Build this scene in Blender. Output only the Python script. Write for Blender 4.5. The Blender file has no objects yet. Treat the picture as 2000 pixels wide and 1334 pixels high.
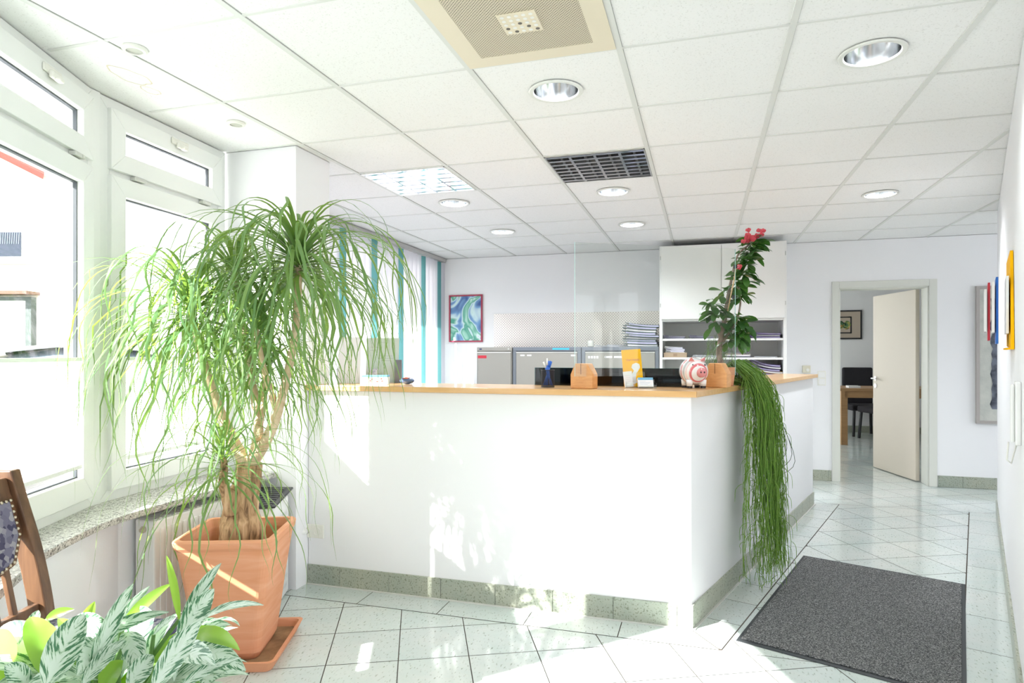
import bpy, math, random
from mathutils import Vector, Matrix
random.seed(7)
C = bpy.context.scene.collection
R = math.radians
PI = math.pi
# ------------------------------------------------------------------ camera, world, sun, exposure
EYE, CEIL, YAW = 1.35, 2.54, R(16.7)
cd = bpy.data.cameras.new('camera'); cam = bpy.data.objects.new('camera', cd); C.objects.link(cam)
cam.location = (0, 0, EYE); cam.rotation_euler = (R(90), 0, YAW)
cd.sensor_width = 36; cd.lens = 36*1246/2000; cd.shift_y = 0.012; cd.clip_start = .05
bpy.context.scene.camera = cam
W = bpy.data.worlds.new('sky'); bpy.context.scene.world = W; W.use_nodes = True
bgn = W.node_tree.nodes['Background']
bgn.inputs[0].default_value = (.91, .95, 1, 1); bgn.inputs[1].default_value = 1.9
sd = bpy.data.lights.new('sun', 'SUN'); sun = bpy.data.objects.new('sun', sd); C.objects.link(sun)
sd.energy = 11; sd.angle = R(.6); sd.color = (1, .985, .95)
sun.rotation_euler = Vector((.700, .714, -.645)).to_track_quat('-Z', 'Y').to_euler()
vs = bpy.context.scene.view_settings
vs.view_transform = 'Standard'; vs.look = 'None'; vs.gamma = 1; vs.exposure = 1.2; vs.use_curve_mapping = False

c_, s_ = math.cos(YAW), math.sin(YAW)
def cw(px, py, d):            # a point of the place given by its bearing and distance from the eye
    xc = (px-1000)/1246*d
    return Vector((xc*c_-d*s_, xc*s_+d*c_, EYE+(691-py)/1246*d))

# ------------------------------------------------------------------ materials
MATS = {}
def nodes(name):
    m = bpy.data.materials.new(name); m.use_nodes = True; nt = m.node_tree
    MATS[name] = m
    return m, nt, nt.nodes['Principled BSDF']
def N(nt, t, **k):
    n = nt.nodes.new(t)
    for a, v in k.items():
        if a.startswith('i_'):
            key = a[2:]; key = int(key) if key.isdigit() else key.replace('_', ' ')
            n.inputs[key].default_value = v
        else: setattr(n, a, v)
    return n
def lk(nt, a, b): nt.links.new(a, b)
def ramp(nt, fac, stops, interp='LINEAR'):
    r = N(nt, 'ShaderNodeValToRGB'); r.color_ramp.interpolation = interp
    e = r.color_ramp.elements
    while len(e) < len(stops): e.new(.5)
    for x, (p, col) in zip(e, stops): x.position = p; x.color = (*col, 1)
    lk(nt, fac, r.inputs[0]); return r.outputs[0]
def coord(nt, kind='Object', scale=(1, 1, 1), rot=(0, 0, 0)):
    tc = N(nt, 'ShaderNodeTexCoord'); mp = N(nt, 'ShaderNodeMapping')
    mp.inputs['Scale'].default_value = scale; mp.inputs['Rotation'].default_value = rot
    lk(nt, tc.outputs[kind], mp.inputs[0]); return mp.outputs[0]
def mat(name, col, rough=.5, metal=0, spec=None, noise=None, bump=None, trans=0, coat=0, alpha=None, emit=None):
    if name in MATS: return MATS[name]
    m, nt, p = nodes(name)
    p.inputs['Base Color'].default_value = (*col, 1); p.inputs['Roughness'].default_value = rough
    p.inputs['Metallic'].default_value = metal
    if spec is not None: p.inputs['Specular IOR Level'].default_value = spec
    if coat: p.inputs['Coat Weight'].default_value = coat; p.inputs['Coat Roughness'].default_value = .05
    if emit: p.inputs['Emission Color'].default_value = (*emit[0], 1); p.inputs['Emission Strength'].default_value = emit[1]
    if alpha is not None: p.inputs['Alpha'].default_value = alpha
    v = coord(nt) if (noise or bump) else None
    if noise:
        sc, col2 = noise
        n = N(nt, 'ShaderNodeTexNoise', i_Scale=sc, i_Detail=5.0); lk(nt, v, n.inputs[0])
        lk(nt, ramp(nt, n.outputs[0], [(.35, col), (.65, col2)]), p.inputs['Base Color'])
    if bump:
        sc, st = bump
        n = N(nt, 'ShaderNodeTexNoise', i_Scale=sc, i_Detail=4.0); lk(nt, v, n.inputs[0])
        b = N(nt, 'ShaderNodeBump', i_Strength=st, i_Distance=.003); lk(nt, n.outputs[0], b.inputs['Height'])
        lk(nt, b.outputs[0], p.inputs['Normal'])
    if trans:
        t = N(nt, 'ShaderNodeBsdfTranslucent'); mx = N(nt, 'ShaderNodeMixShader'); mx.inputs[0].default_value = trans
        t.inputs[0].default_value = (*col, 1)
        out = [n for n in nt.nodes if n.type == 'OUTPUT_MATERIAL'][0]
        lk(nt, p.outputs[0], mx.inputs[1]); lk(nt, t.outputs[0], mx.inputs[2]); lk(nt, mx.outputs[0], out.inputs[0])
    return m
def glass(name, tint=(1, 1, 1), refl=1.45, extra=0):
    m, nt, p = nodes(name); nt.nodes.remove(p)
    out = [n for n in nt.nodes if n.type == 'OUTPUT_MATERIAL'][0]
    t = N(nt, 'ShaderNodeBsdfTransparent'); t.inputs[0].default_value = (*tint, 1)
    g = N(nt, 'ShaderNodeBsdfGlossy', i_Roughness=.01); f = N(nt, 'ShaderNodeLayerWeight')
    pw = N(nt, 'ShaderNodeMath', operation='POWER'); lk(nt, f.outputs['Facing'], pw.inputs[0]); pw.inputs[1].default_value = 4.5
    ma = N(nt, 'ShaderNodeMath', operation='MULTIPLY_ADD'); lk(nt, pw.outputs[0], ma.inputs[0]); ma.inputs[1].default_value = .45; ma.inputs[2].default_value = ((refl-1)/(refl+1))**2*.6
    mx = N(nt, 'ShaderNodeMixShader'); lk(nt, ma.outputs[0], mx.inputs[0])
    lk(nt, t.outputs[0], mx.inputs[1]); lk(nt, g.outputs[0], mx.inputs[2]); lk(nt, mx.outputs[0], out.inputs[0])
    return m
M_wall = mat('wall_paint', (.87, .87, .88), .75, bump=(260, .12))
M_pvc = mat('window_plastic', (.86, .87, .84), .28)
M_white = mat('white_lacquer', (.86, .86, .84), .35)
M_plastic = mat('ivory_plastic', (.84, .83, .76), .35)
M_chrome = mat('chrome', (.82, .83, .85), .12, 1)
M_steel = mat('brushed_steel', (.6, .6, .58), .32, 1)
M_black = mat('black_plastic', (.02, .02, .024), .35)
M_rubber = mat('black_rubber', (.035, .04, .045), .6)
M_cab = mat('cabinet_grey', (.31, .30, .27), .45)
M_cabd = mat('cabinet_frame_grey', (.16, .18, .21), .45)
M_red = mat('red_label', (.52, .02, .04), .5)
M_paper = mat('paper_white', (.85, .85, .87), .7)
M_card = mat('cardboard', (.42, .31, .21), .8)
M_purple = mat('purple_folder', (.09, .05, .18), .5)
M_lilac = mat('lilac_sheets', (.5, .48, .66), .7)
M_green_f = mat('dark_green_folder', (.10, .15, .15), .5)
M_bluep = mat('blue_plastic', (.03, .15, .62), .35)
M_yellow = mat('yellow_card', (1.0, .52, .0), .6, spec=.15)
M_pane = glass('window_glass')
M_screen = glass('clear_acrylic', (.95, .965, .95), 1.45)
M_tint = glass('smoked_glass', (.10, .13, .14), 1.6)
M_frost = mat('frosted_pane', (.93, .94, .95), .5, trans=.75)
M_edge = mat('glass_edge_green', (.45, .72, .66), .15)
M_house = mat('cream_render', (.84, .76, .62), .9, noise=(3, (.88, .80, .66)))
M_stem_g = mat('green_stem', (.16, .33, .08), .5)
M_soil = mat('potting_soil', (.05, .033, .022), .95, bump=(60, .8))
# ceiling board with fine pits
m, nt, p = nodes('ceiling_board'); M_ceil = m
v = coord(nt); n = N(nt, 'ShaderNodeTexNoise', i_Scale=150.0, i_Detail=6.0); lk(nt, v, n.inputs[0])
lk(nt, ramp(nt, n.outputs[0], [(.3, (.74, .74, .72)), (.42, (.90, .90, .89))]), p.inputs['Base Color'])
p.inputs['Roughness'].default_value = .85
M_grid = mat('ceiling_grid_bar', (.74, .75, .72), .5)
m, nt, p = nodes('water_stain'); M_stain = m
p.inputs['Base Color'].default_value = (.74, .66, .52, 1); p.inputs['Roughness'].default_value = .9
# floor tile
def tile_mat(name, c1, c2, spots, rough, seams=False):
    m, nt, p = nodes(name); v = coord(nt)
    n1 = N(nt, 'ShaderNodeTexNoise', i_Scale=2.6, i_Detail=8.0, i_Roughness=.7); lk(nt, v, n1.inputs[0])
    v2 = coord(nt, scale=(1, .35, 1), rot=(0, 0, .6))
    n2 = N(nt, 'ShaderNodeTexNoise', i_Scale=110.0, i_Detail=3.0); lk(nt, v2, n2.inputs[0])
    a = ramp(nt, n1.outputs[0], [(.35, c1), (.65, c2)])
    b = ramp(nt, n2.outputs[0], [(spots[0], (.55, .57, .5)), (spots[1], (1, 1, 1))])
    mx = N(nt, 'ShaderNodeMixRGB', blend_type='MULTIPLY'); mx.inputs[0].default_value = 1
    lk(nt, a, mx.inputs[1]); lk(nt, b, mx.inputs[2])
    gi = N(nt, 'ShaderNodeNewGeometry')
    rr = ramp(nt, gi.outputs['Random Per Island'], [(0, (.93, .94, .95)), (1, (1, 1, .985))])
    m2 = N(nt, 'ShaderNodeMixRGB', blend_type='MULTIPLY'); m2.inputs[0].default_value = 1
    lk(nt, mx.outputs[0], m2.inputs[1]); lk(nt, rr, m2.inputs[2]); lk(nt, m2.outputs[0], p.inputs['Base Color'])
    p.inputs['Roughness'].default_value = rough
    return m
M_tile = tile_mat('pale_green_floor_tile', (.60, .68, .65), (.69, .72, .69), (.30, .40), .10)
M_skirt = tile_mat('speckled_skirting_tile', (.34, .38, .32), (.45, .46, .37), (.36, .44), .3)
M_grout = mat('dark_grout', (.10, .085, .07), .8)
# granite
m, nt, p = nodes('speckled_granite'); M_granite = m
v = coord(nt); n = N(nt, 'ShaderNodeTexVoronoi', i_Scale=190.0); lk(nt, v, n.inputs[0])
n2 = N(nt, 'ShaderNodeTexNoise', i_Scale=60.0, i_Detail=6.0); lk(nt, v, n2.inputs[0])
mx = N(nt, 'ShaderNodeMixRGB', blend_type='MIX'); mx.inputs[0].default_value = .5
lk(nt, n.outputs['Color'], mx.inputs[1]); lk(nt, n2.outputs[0], mx.inputs[2])
lk(nt, ramp(nt, mx.outputs[0], [(.27, (.08, .08, .08)), (.40, (.36, .35, .33)), (.52, (.55, .54, .51)), (.7, (.74, .72, .68))]), p.inputs['Base Color'])
p.inputs['Roughness'].default_value = .25
# woods
def wood(name, c1, c2, rough=.35, scale=(1, 12, 12), coat=0, rot=0):
    m, nt, p = nodes(name); v = coord(nt, scale=scale, rot=(0, 0, rot))
    n = N(nt, 'ShaderNodeTexNoise', i_Scale=3.0, i_Detail=8.0, i_Distortion=.6); lk(nt, v, n.inputs[0])
    lk(nt, ramp(nt, n.outputs[0], [(.3, c1), (.7, c2)]), p.inputs['Base Color'])
    p.inputs['Roughness'].default_value = rough
    if coat: p.inputs['Coat Weight'].default_value = coat; p.inputs['Coat Roughness'].default_value = .08
    return m
M_beech = wood('beech_veneer', (.66, .37, .14), (.75, .46, .20), .28, (1.2, 14, 14), .4)
M_block = wood('oiled_beech_block', (.66, .30, .10), (.78, .40, .16), .4, (6, 6, 30))
M_oak = wood('dark_oak', (.075, .035, .017), (.19, .095, .045), .4, (14, 14, 1.6))
M_table = wood('light_brown_table', (.42, .24, .11), (.50, .29, .14), .4, (1, 10, 10))
M_bamboo = mat('bamboo_stick', (.72, .48, .25), .5)
# terracotta
m, nt, p = nodes('terracotta'); M_terra = m
v = coord(nt, scale=(1, 1, 9)); n = N(nt, 'ShaderNodeTexNoise', i_Scale=3.0, i_Detail=6.0, i_Distortion=1.0); lk(nt, v, n.inputs[0])
lk(nt, ramp(nt, n.outputs[0], [(.25, (.68, .29, .14)), (.5, (.72, .33, .18)), (.8, (.77, .40, .25))]), p.inputs['Base Color'])
p.inputs['Roughness'].default_value = .75
# bark
m, nt, p = nodes('palm_bark'); M_bark = m
v = coord(nt, scale=(5, 5, 1)); n = N(nt, 'ShaderNodeTexNoise', i_Scale=9.0, i_Detail=9.0, i_Distortion=.8); lk(nt, v, n.inputs[0])
lk(nt, ramp(nt, n.outputs[0], [(.3, (.10, .055, .03)), (.45, (.40, .24, .12)), (.62, (.64, .42, .24)), (.8, (.74, .56, .38))]), p.inputs['Base Color'])
b = N(nt, 'ShaderNodeBump', i_Strength=.9, i_Distance=.012); lk(nt, n.outputs[0], b.inputs['Height']); lk(nt, b.outputs[0], p.inputs['Normal'])
p.inputs['Roughness'].default_value = .85
M_branch = mat('palm_branch_bark', (.58, .40, .25), .8, noise=(40, (.72, .56, .40)), bump=(80, .6))
# leaves
def leaf_mat(name, c1, c2, tr=.4, rough=.35, sc=5, tcol=None):
    m, nt, p = nodes(name); v = coord(nt)
    n = N(nt, 'ShaderNodeTexNoise', i_Scale=float(sc), i_Detail=3.0); lk(nt, v, n.inputs[0])
    gi = N(nt, 'ShaderNodeNewGeometry')
    ad = N(nt, 'ShaderNodeMath', operation='MULTIPLY_ADD'); ad.inputs[1].default_value = .5
    lk(nt, gi.outputs['Random Per Island'], ad.inputs[0])
    h = N(nt, 'ShaderNodeMath', operation='MULTIPLY'); h.inputs[1].default_value = .5; lk(nt, n.outputs[0], h.inputs[0]); lk(nt, h.outputs[0], ad.inputs[2])
    col = ramp(nt, ad.outputs[0], [(.2, c1), (.8, c2)])
    lk(nt, col, p.inputs['Base Color']); p.inputs['Roughness'].default_value = rough
    t = N(nt, 'ShaderNodeBsdfTranslucent')
    t.inputs[0].default_value = (*(tcol or c2), 1)
    mx = N(nt, 'ShaderNodeMixShader'); mx.inputs[0].default_value = tr
    out = [x for x in nt.nodes if x.type == 'OUTPUT_MATERIAL'][0]
    lk(nt, p.outputs[0], mx.inputs[1]); lk(nt, t.outputs[0], mx.inputs[2]); lk(nt, mx.outputs[0], out.inputs[0])
    return m
M_palm = leaf_mat('palm_leaf', (.065, .165, .085), (.18, .30, .12), .38, .28, tcol=(.36, .55, .08))
M_euph = leaf_mat('dark_green_leaf', (.020, .085, .018), (.06, .16, .03), .2, .3, tcol=(.12, .30, .04))
M_rhip = leaf_mat('thin_green_stems', (.13, .29, .04), (.30, .50, .09), .35, .45, tcol=(.3, .5, .06))
# silvery variegated leaf, drawn over the leaf's own length (v) and width (u)
m, nt, p = nodes('variegated_leaf'); M_agl = m
tc = N(nt, 'ShaderNodeTexCoord'); sp = N(nt, 'ShaderNodeSeparateXYZ'); lk(nt, tc.outputs['UV'], sp.inputs[0])
def mth(op, a, b=None, c=None):
    n = N(nt, 'ShaderNodeMath', operation=op)
    for i, x in enumerate((a, b, c)):
        if x is None: continue
        if isinstance(x, (int, float)): n.inputs[i].default_value = x
        else: lk(nt, x, n.inputs[i])
    return n.outputs[0]
au = mth('ABSOLUTE', mth('SUBTRACT', sp.outputs[0], .5))      # 0 mid rib, .5 margin
slv = mth('SUBTRACT', sp.outputs[1], mth('MULTIPLY', au, .55))  # follows side veins
cx = N(nt, 'ShaderNodeCombineXYZ'); lk(nt, mth('MULTIPLY', sp.outputs[0], 3.6), cx.inputs[0]); lk(nt, mth('MULTIPLY', slv, 19.0), cx.inputs[1])
gi = N(nt, 'ShaderNodeNewGeometry'); lk(nt, mth('MULTIPLY', gi.outputs['Random Per Island'], 30.0), cx.inputs[2])
nz = N(nt, 'ShaderNodeTexNoise', i_Scale=1.0, i_Detail=3.0, i_Roughness=.6); lk(nt, cx.outputs[0], nz.inputs[0])
edge = mth('SUBTRACT', 1.0, mth('MULTIPLY', mth('ABSOLUTE', mth('SUBTRACT', au, .36)), 4.5))  # spots sit between rib and margin
val = mth('ADD', mth('MULTIPLY', edge, .10), nz.outputs[0])
colr = ramp(nt, val, [(.50, (.62, .73, .62)), (.585, (.44, .60, .42)), (.615, (.07, .20, .10))])
lk(nt, colr, p.inputs['Base Color']); p.inputs['Roughness'].default_value = .3
t = N(nt, 'ShaderNodeBsdfTranslucent'); mx = N(nt, 'ShaderNodeMixShader'); mx.inputs[0].default_value = .3
lk(nt, colr, t.inputs[0]); out = [x for x in nt.nodes if x.type == 'OUTPUT_MATERIAL'][0]
lk(nt, p.outputs[0], mx.inputs[1]); lk(nt, t.outputs[0], mx.inputs[2]); lk(nt, mx.outputs[0], out.inputs[0])
M_aglp = leaf_mat('plain_green_leaf', (.16, .34, .05), (.28, .48, .08), .45, .3, tcol=(.5, .75, .08))
# mat
m, nt, p = nodes('grey_mat_pile'); M_mat = m
v = coord(nt); n = N(nt, 'ShaderNodeTexNoise', i_Scale=170.0, i_Detail=4.0, i_Roughness=.8); lk(nt, v, n.inputs[0])
lk(nt, ramp(nt, n.outputs[0], [(.40, (.02, .023, .025)), (.50, (.10, .104, .104)), (.60, (.36, .36, .355))]), p.inputs['Base Color'])
b = N(nt, 'ShaderNodeBump', i_Strength=.8, i_Distance=.004); lk(nt, n.outputs[0], b.inputs['Height']); lk(nt, b.outputs[0], p.inputs['Normal'])
p.inputs['Roughness'].default_value = .95
# checker plate
m, nt, p = nodes('diamond_tread_plate'); M_tread = m
p.inputs['Metallic'].default_value = 1; p.inputs['Base Color'].default_value = (.60, .565, .53, 1); p.inputs['Roughness'].default_value = .36
def lozenge(rot, off):
    tc = N(nt, 'ShaderNodeTexCoord'); mp = N(nt, 'ShaderNodeMapping')
    mp.inputs['Rotation'].default_value = (0, rot, 0); mp.inputs['Location'].default_value = off
    lk(nt, tc.outputs['Object'], mp.inputs[0]); sx = N(nt, 'ShaderNodeSeparateXYZ'); lk(nt, mp.outputs[0], sx.inputs[0])
    fx = mth('PINGPONG', sx.outputs[0], .022); fz = mth('PINGPONG', sx.outputs[2], .022)
    e = mth('ADD', mth('POWER', mth('DIVIDE', mth('SUBTRACT', fx, .011), .016), 2.0), mth('POWER', mth('DIVIDE', mth('SUBTRACT', fz, .011), .0055), 2.0))
    return mth('LESS_THAN', e, 1.0)
l1 = lozenge(R(45), (0, 0, 0)); l2 = lozenge(R(-45), (.011, 0, .011))
hh = mth('MAXIMUM', l1, l2)
b = N(nt, 'ShaderNodeBump', i_Strength=1.0, i_Distance=.006); lk(nt, hh, b.inputs['Height']); lk(nt, b.outputs[0], p.inputs['Normal'])
lk(nt, ramp(nt, hh, [(0, (.36, .33, .32)), (1, (.72, .68, .64))]), p.inputs['Base Color'])
# abstract swirl painting
def swirl(name, stops, scale, dist, kind='Object', detail=2.0):
    m, nt, p = nodes(name); v = coord(nt, kind)
    n = N(nt, 'ShaderNodeTexNoise', i_Scale=float(scale), i_Detail=detail, i_Distortion=float(dist)); lk(nt, v, n.inputs[0])
    lk(nt, ramp(nt, n.outputs[0], stops), p.inputs['Base Color']); p.inputs['Roughness'].default_value = .35
    return m
M_art = swirl('swirling_blue_green_paint', [(.30, (.03, .09, .30)), (.40, (.16, .34, .60)), (.46, (.62, .80, .80)), (.50, (.04, .32, .22)), (.56, (.30, .62, .50)), (.62, (.75, .85, .85)), (.70, (.22, .30, .55))], 2.6, 1.6)
M_art2 = swirl('small_dark_print', [(.38, (.02, .05, .03)), (.48, (.10, .22, .10)), (.55, (.55, .50, .12)), (.62, (.45, .10, .06)), (.7, (.02, .02, .02))], 16, 1.2)
M_rough = mat('pale_textured_canvas', (.50, .52, .48), .9, noise=(9, (.60, .61, .56)), bump=(40, .7))
M_blot = mat('blue_grey_brushwork', (.03, .035, .05), .8, noise=(14, (.16, .18, .23)), bump=(30, 1))
M_mount = mat('beige_mount_board', (.50, .42, .34), .8)
M_frameg = mat('grey_pink_frame', (.42, .39, .37), .5)
M_framer = mat('crimson_frame', (.36, .02, .06), .35)
# purple patterned upholstery
m, nt, p = nodes('patterned_upholstery'); M_uph = m
v = coord(nt); n = N(nt, 'ShaderNodeTexVoronoi', i_Scale=55.0, distance='MANHATTAN'); lk(nt, v, n.inputs[0])
lk(nt, ramp(nt, n.outputs['Color'], [(.25, (.05, .045, .09)), (.5, (.16, .15, .21)), (.75, (.30, .29, .31))]), p.inputs['Base Color']); p.inputs['Roughness'].default_value = .9
# piggy body: rings round the face axis
m, nt, p = nodes('ringed_pig_glaze'); M_pig = m
tc = N(nt, 'ShaderNodeTexCoord'); sp = N(nt, 'ShaderNodeSeparateXYZ'); lk(nt, tc.outputs['Object'], sp.inputs[0])
rr = mth('ARCTAN2', mth('SQRT', mth('ADD', mth('POWER', sp.outputs[0], 2.0), mth('POWER', mth('SUBTRACT', sp.outputs[2], .075), 2.0))), mth('MULTIPLY', sp.outputs[1], -1.0))
rr = mth('DIVIDE', rr, PI)
W_, Pk, Gy = (.85, .84, .83), (.66, .13, .15), (.42, .44, .46)
lk(nt, ramp(nt, rr, [(0, W_), (.17, W_), (.18, Pk), (.225, (.75, .25, .26)), (.235, W_), (.29, W_), (.30, (.8, .5, .5)), (.33, W_), (.37, Gy), (.42, W_), (.47, Pk), (.50, W_), (.58, Gy), (.64, W_)]), p.inputs['Base Color'])
p.inputs['Roughness'].default_value = .12
M_pink = mat('pink_glaze', (.75, .28, .28), .15)
M_stone = mat('blue_painted_stone', (.04, .09, .22), .35, noise=(6, (.12, .18, .32)))
M_slat = mat('white_blind_fabric', (.80, .79, .85), .8, trans=.45)
M_slat_t = mat('teal_blind_fabric', (.14, .38, .39), .8, trans=.3)
M_pleat = mat('pleated_blind_fabric', (.92, .93, .92), .8, trans=.5)
M_tube = mat('fluorescent_tube', (.9, .95, 1), .4, emit=((.85, .93, 1), 9))
M_bloom = mat('coral_petals', (.72, .10, .13), .5, trans=.3)

# ------------------------------------------------------------------ mesh builder
class B:
    def __init__(s): s.v = []; s.f = []; s.uv = {}; s.mi = []
    def add(s, vs, fs, uv=None):
        o = len(s.v); s.v += [Vector(q) for q in vs]
        s.f += [tuple(i+o for i in f) for f in fs]
        if uv:
            for i, q in enumerate(uv): s.uv[o+i] = q
        return s
    def box(s, x0, x1, y0, y1, z0, z1, mx=None):
        vs = [Vector((x, y, z)) for z in (z0, z1) for x, y in ((x0, y0), (x1, y0), (x1, y1), (x0, y1))]
        if mx: vs = [mx @ q for q in vs]
        return s.add(vs, [(0, 3, 2, 1), (4, 5, 6, 7), (0, 1, 5, 4), (1, 2, 6, 5), (2, 3, 7, 6), (3, 0, 4, 7)])
    def prism(s, pts, z0, z1):      # pts counter-clockwise in plan
        n = len(pts)
        return s.add([(x, y, z0) for x, y in pts]+[(x, y, z1) for x, y in pts],
                     [tuple(range(n))[::-1], tuple(range(n, 2*n))]+[(i, (i+1) % n, n+(i+1) % n, n+i) for i in range(n)])
    def extr(s, pts, vec):          # any closed outline pushed along vec
        n = len(pts); pts = [Vector(q) for q in pts]; vec = Vector(vec)
        return s.add(pts+[q+vec for q in pts], [tuple(range(n))[::-1], tuple(range(n, 2*n))]+[(i, (i+1) % n, n+(i+1) % n, n+i) for i in range(n)])
    def tube(s, path, r, n=8, cap=True, flat=1):
        path = [Vector(q) for q in path]; o = len(s.v); k = len(path)
        rs = r if isinstance(r, (list, tuple)) else [r]*k
        pn = None; vs = []
        for i, q in enumerate(path):
            t = (path[min(i+1, k-1)]-path[max(i-1, 0)]).normalized()
            if pn is None: pn = t.orthogonal().normalized()
            else: pn = (pn-t*pn.dot(t)).normalized()
            bn = t.cross(pn)
            for j in range(n):
                a = 2*PI*j/n; vs.append(q+(pn*math.cos(a)+bn*math.sin(a)*flat)*rs[i])
        fs = [(i*n+j, i*n+(j+1) % n, (i+1)*n+(j+1) % n, (i+1)*n+j) for i in range(k-1) for j in range(n)]
        if cap: fs += [tuple(range(n))[::-1], tuple(range((k-1)*n, k*n))]
        return s.add(vs, fs)
    def lathe(s, prof, n=32, c=(0, 0, 0), ax=None, cap=True):   # prof: (radius, height)
        c = Vector(c); k = len(prof); vs = []
        for r, h in prof:
            for j in range(n):
                a = 2*PI*j/n; q = Vector((r*math.cos(a), r*math.sin(a), h))
                vs.append(c+(ax @ q if ax else q))
        fs = [(i*n+j, i*n+(j+1) % n, (i+1)*n+(j+1) % n, (i+1)*n+j) for i in range(k-1) for j in range(n)]
        if cap: fs += [tuple(range(n))[::-1], tuple(range((k-1)*n, k*n))]
        return s.add(vs, fs)
    def ball(s, c, r, n=16, sc=(1, 1, 1)):
        k = n//2; prof = [(max(1e-4, math.sin(PI*i/k)), -math.cos(PI*i/k)) for i in range(k+1)]
        b = B().lathe(prof, n); c = Vector(c)
        return s.add([Vector((q.x*r*sc[0], q.y*r*sc[1], q.z*r*sc[2]))+c for q in b.v], b.f)
    def ribbon(s, path, ws, sides, fold=.25, thick=0):
        k = len(path); vs = []; uv = []
        for i in range(k):
            t = (path[min(i+1, k-1)]-path[max(i-1, 0)]).normalized()
            sd = (sides[i]-t*sides[i].dot(t)).normalized(); up = sd.cross(t)
            w = ws[i]
            for e, u in ((-1, 0), (0, .5), (1, 1)):
                vs.append(path[i]+sd*(w*e)+up*(w*fold*abs(e))); uv.append((u, i/(k-1)))
        fs = []
        for i in range(k-1):
            for j in (0, 1): a = i*3+j; fs.append((a, a+1, a+4, a+3))
        return s.add(vs, fs, uv)
    def build(s, name, m, parent=None, smooth=False, bevel=0, Wd=False, seg=2, sub=0, solid=0):
        me = bpy.data.meshes.new(name)
        vs = s.v
        if Wd and parent:
            inv = PM[parent.name].inverted(); vs = [inv @ q for q in vs]
        me.from_pydata([tuple(q) for q in vs], [], s.f)
        me.materials.append(m)
        if s.uv:
            ul = me.uv_layers.new(name='UVMap')
            for l in me.loops: ul.data[l.index].uv = s.uv.get(l.vertex_index, (0, 0))
        if smooth:
            for q in me.polygons: q.use_smooth = True
        o = bpy.data.objects.new(name, me); C.objects.link(o)
        if parent: o.parent = parent
        if smooth == 'auto':
            pass
        if solid: md = o.modifiers.new('solid', 'SOLIDIFY'); md.thickness = solid; md.offset = 0
        if bevel: md = o.modifiers.new('bevel', 'BEVEL'); md.width = bevel; md.segments = seg; md.limit_method = 'ANGLE'
        if sub: md = o.modifiers.new('sub', 'SUBSURF'); md.levels = sub; md.render_levels = sub
        return o
PM = {}
def thing(name, label, cat, loc=(0, 0, 0), rz=0, group=None, kind=None):
    o = bpy.data.objects.new(name, None); C.objects.link(o); o.empty_display_size = .1
    o.location = loc; o.rotation_euler = (0, 0, rz)
    PM[o.name] = Matrix.Translation(loc) @ Matrix.Rotation(rz, 4, 'Z')
    return tag(o, label, cat, group, kind)
def tag(o, label, cat, group=None, kind=None):
    o['label'] = label; o['category'] = cat
    if group: o['group'] = group
    if kind: o['kind'] = kind
    return o
def struct(o, label, cat): return tag(o, label, cat, kind='structure')
def copy_tree(root, loc, rz, label, group=None):
    r = root.copy(); C.objects.link(r); r.location = loc; r.rotation_euler = (0, 0, rz); r['label'] = label
    if group: r['group'] = group
    for ch in list(root.children):
        k = ch.copy(); C.objects.link(k); k.parent = r
        for g in list(ch.children):
            q = g.copy(); C.objects.link(q); q.parent = k
    return r
def text(s, size, name, m, parent, mx, ext=.0004, align='LEFT'):
    cu = bpy.data.curves.new(name+'_font', 'FONT'); cu.body = s; cu.size = size; cu.extrude = ext; cu.align_x = align
    to = bpy.data.objects.new(name+'_font', cu); C.objects.link(to)
    dg = bpy.context.evaluated_depsgraph_get(); dg.update()
    me = bpy.data.meshes.new_from_object(to.evaluated_get(dg)); bpy.data.objects.remove(to)
    me.transform(mx); me.materials.clear(); me.materials.append(m)
    o = bpy.data.objects.new(name, me); C.objects.link(o); o.parent = parent
    return o

# ------------------------------------------------------------------ plan of the place
CN = Vector((-.057, 3.255)); CE = Vector((.940, 6.250))     # counter corner and wing end
DW = (CE-CN).normalized(); NW = Vector((DW.y, -DW.x))       # along the wing / out of it
RW0 = Vector((1.02, 2.473)); RW1 = Vector((2.385, 6.36)); DR = (RW1-RW0).normalized(); NR = Vector((DR.y, -DR.x))
K = Vector((-2.635, 2.215))                                 # knuckle between the two street windows
D1 = Vector((.41, -.912)).normalized()                      # street window 1 runs back towards the eye
D2 = Vector((-.075, .916)).normalized()
YB = 7.45; XL = -3.2; FAR = 12.2

def clip(poly, a, n):     # keep the side where (p-a).n >= 0
    out = []
    for i in range(len(poly)):
        p, q = poly[i], poly[(i+1) % len(poly)]
        dp, dq = (p-a).dot(n), (q-a).dot(n)
        if dp >= 0: out.append(p)
        if (dp >= 0) != (dq >= 0): out.append(p+(q-p)*(dp/(dp-dq)))
    return out
def area(p): return abs(sum(p[i].x*p[(i+1) % len(p)].y-p[(i+1) % len(p)].x*p[i].y for i in range(len(p))))/2
fb = B()
def put(poly):
    if len(poly) >= 3 and area(poly) > 2e-4:
        n = len(poly); fb.add([(q.x, q.y, 0) for q in poly], [tuple(range(n))])
def cell(x0, y0, dx, dy, g=.0022):      # a parallelogram with grout gap; dx, dy unit*len vectors
    ux, uy = dx.normalized()*g, dy.normalized()*g
    o = Vector((x0, y0))
    return [o+ux+uy, o+dx-ux+uy, o+dx+dy-ux-uy, o+dy+ux-uy]
A1 = Vector((-.4226, .9063)); B1 = Vector((.9063, .4226))
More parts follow.
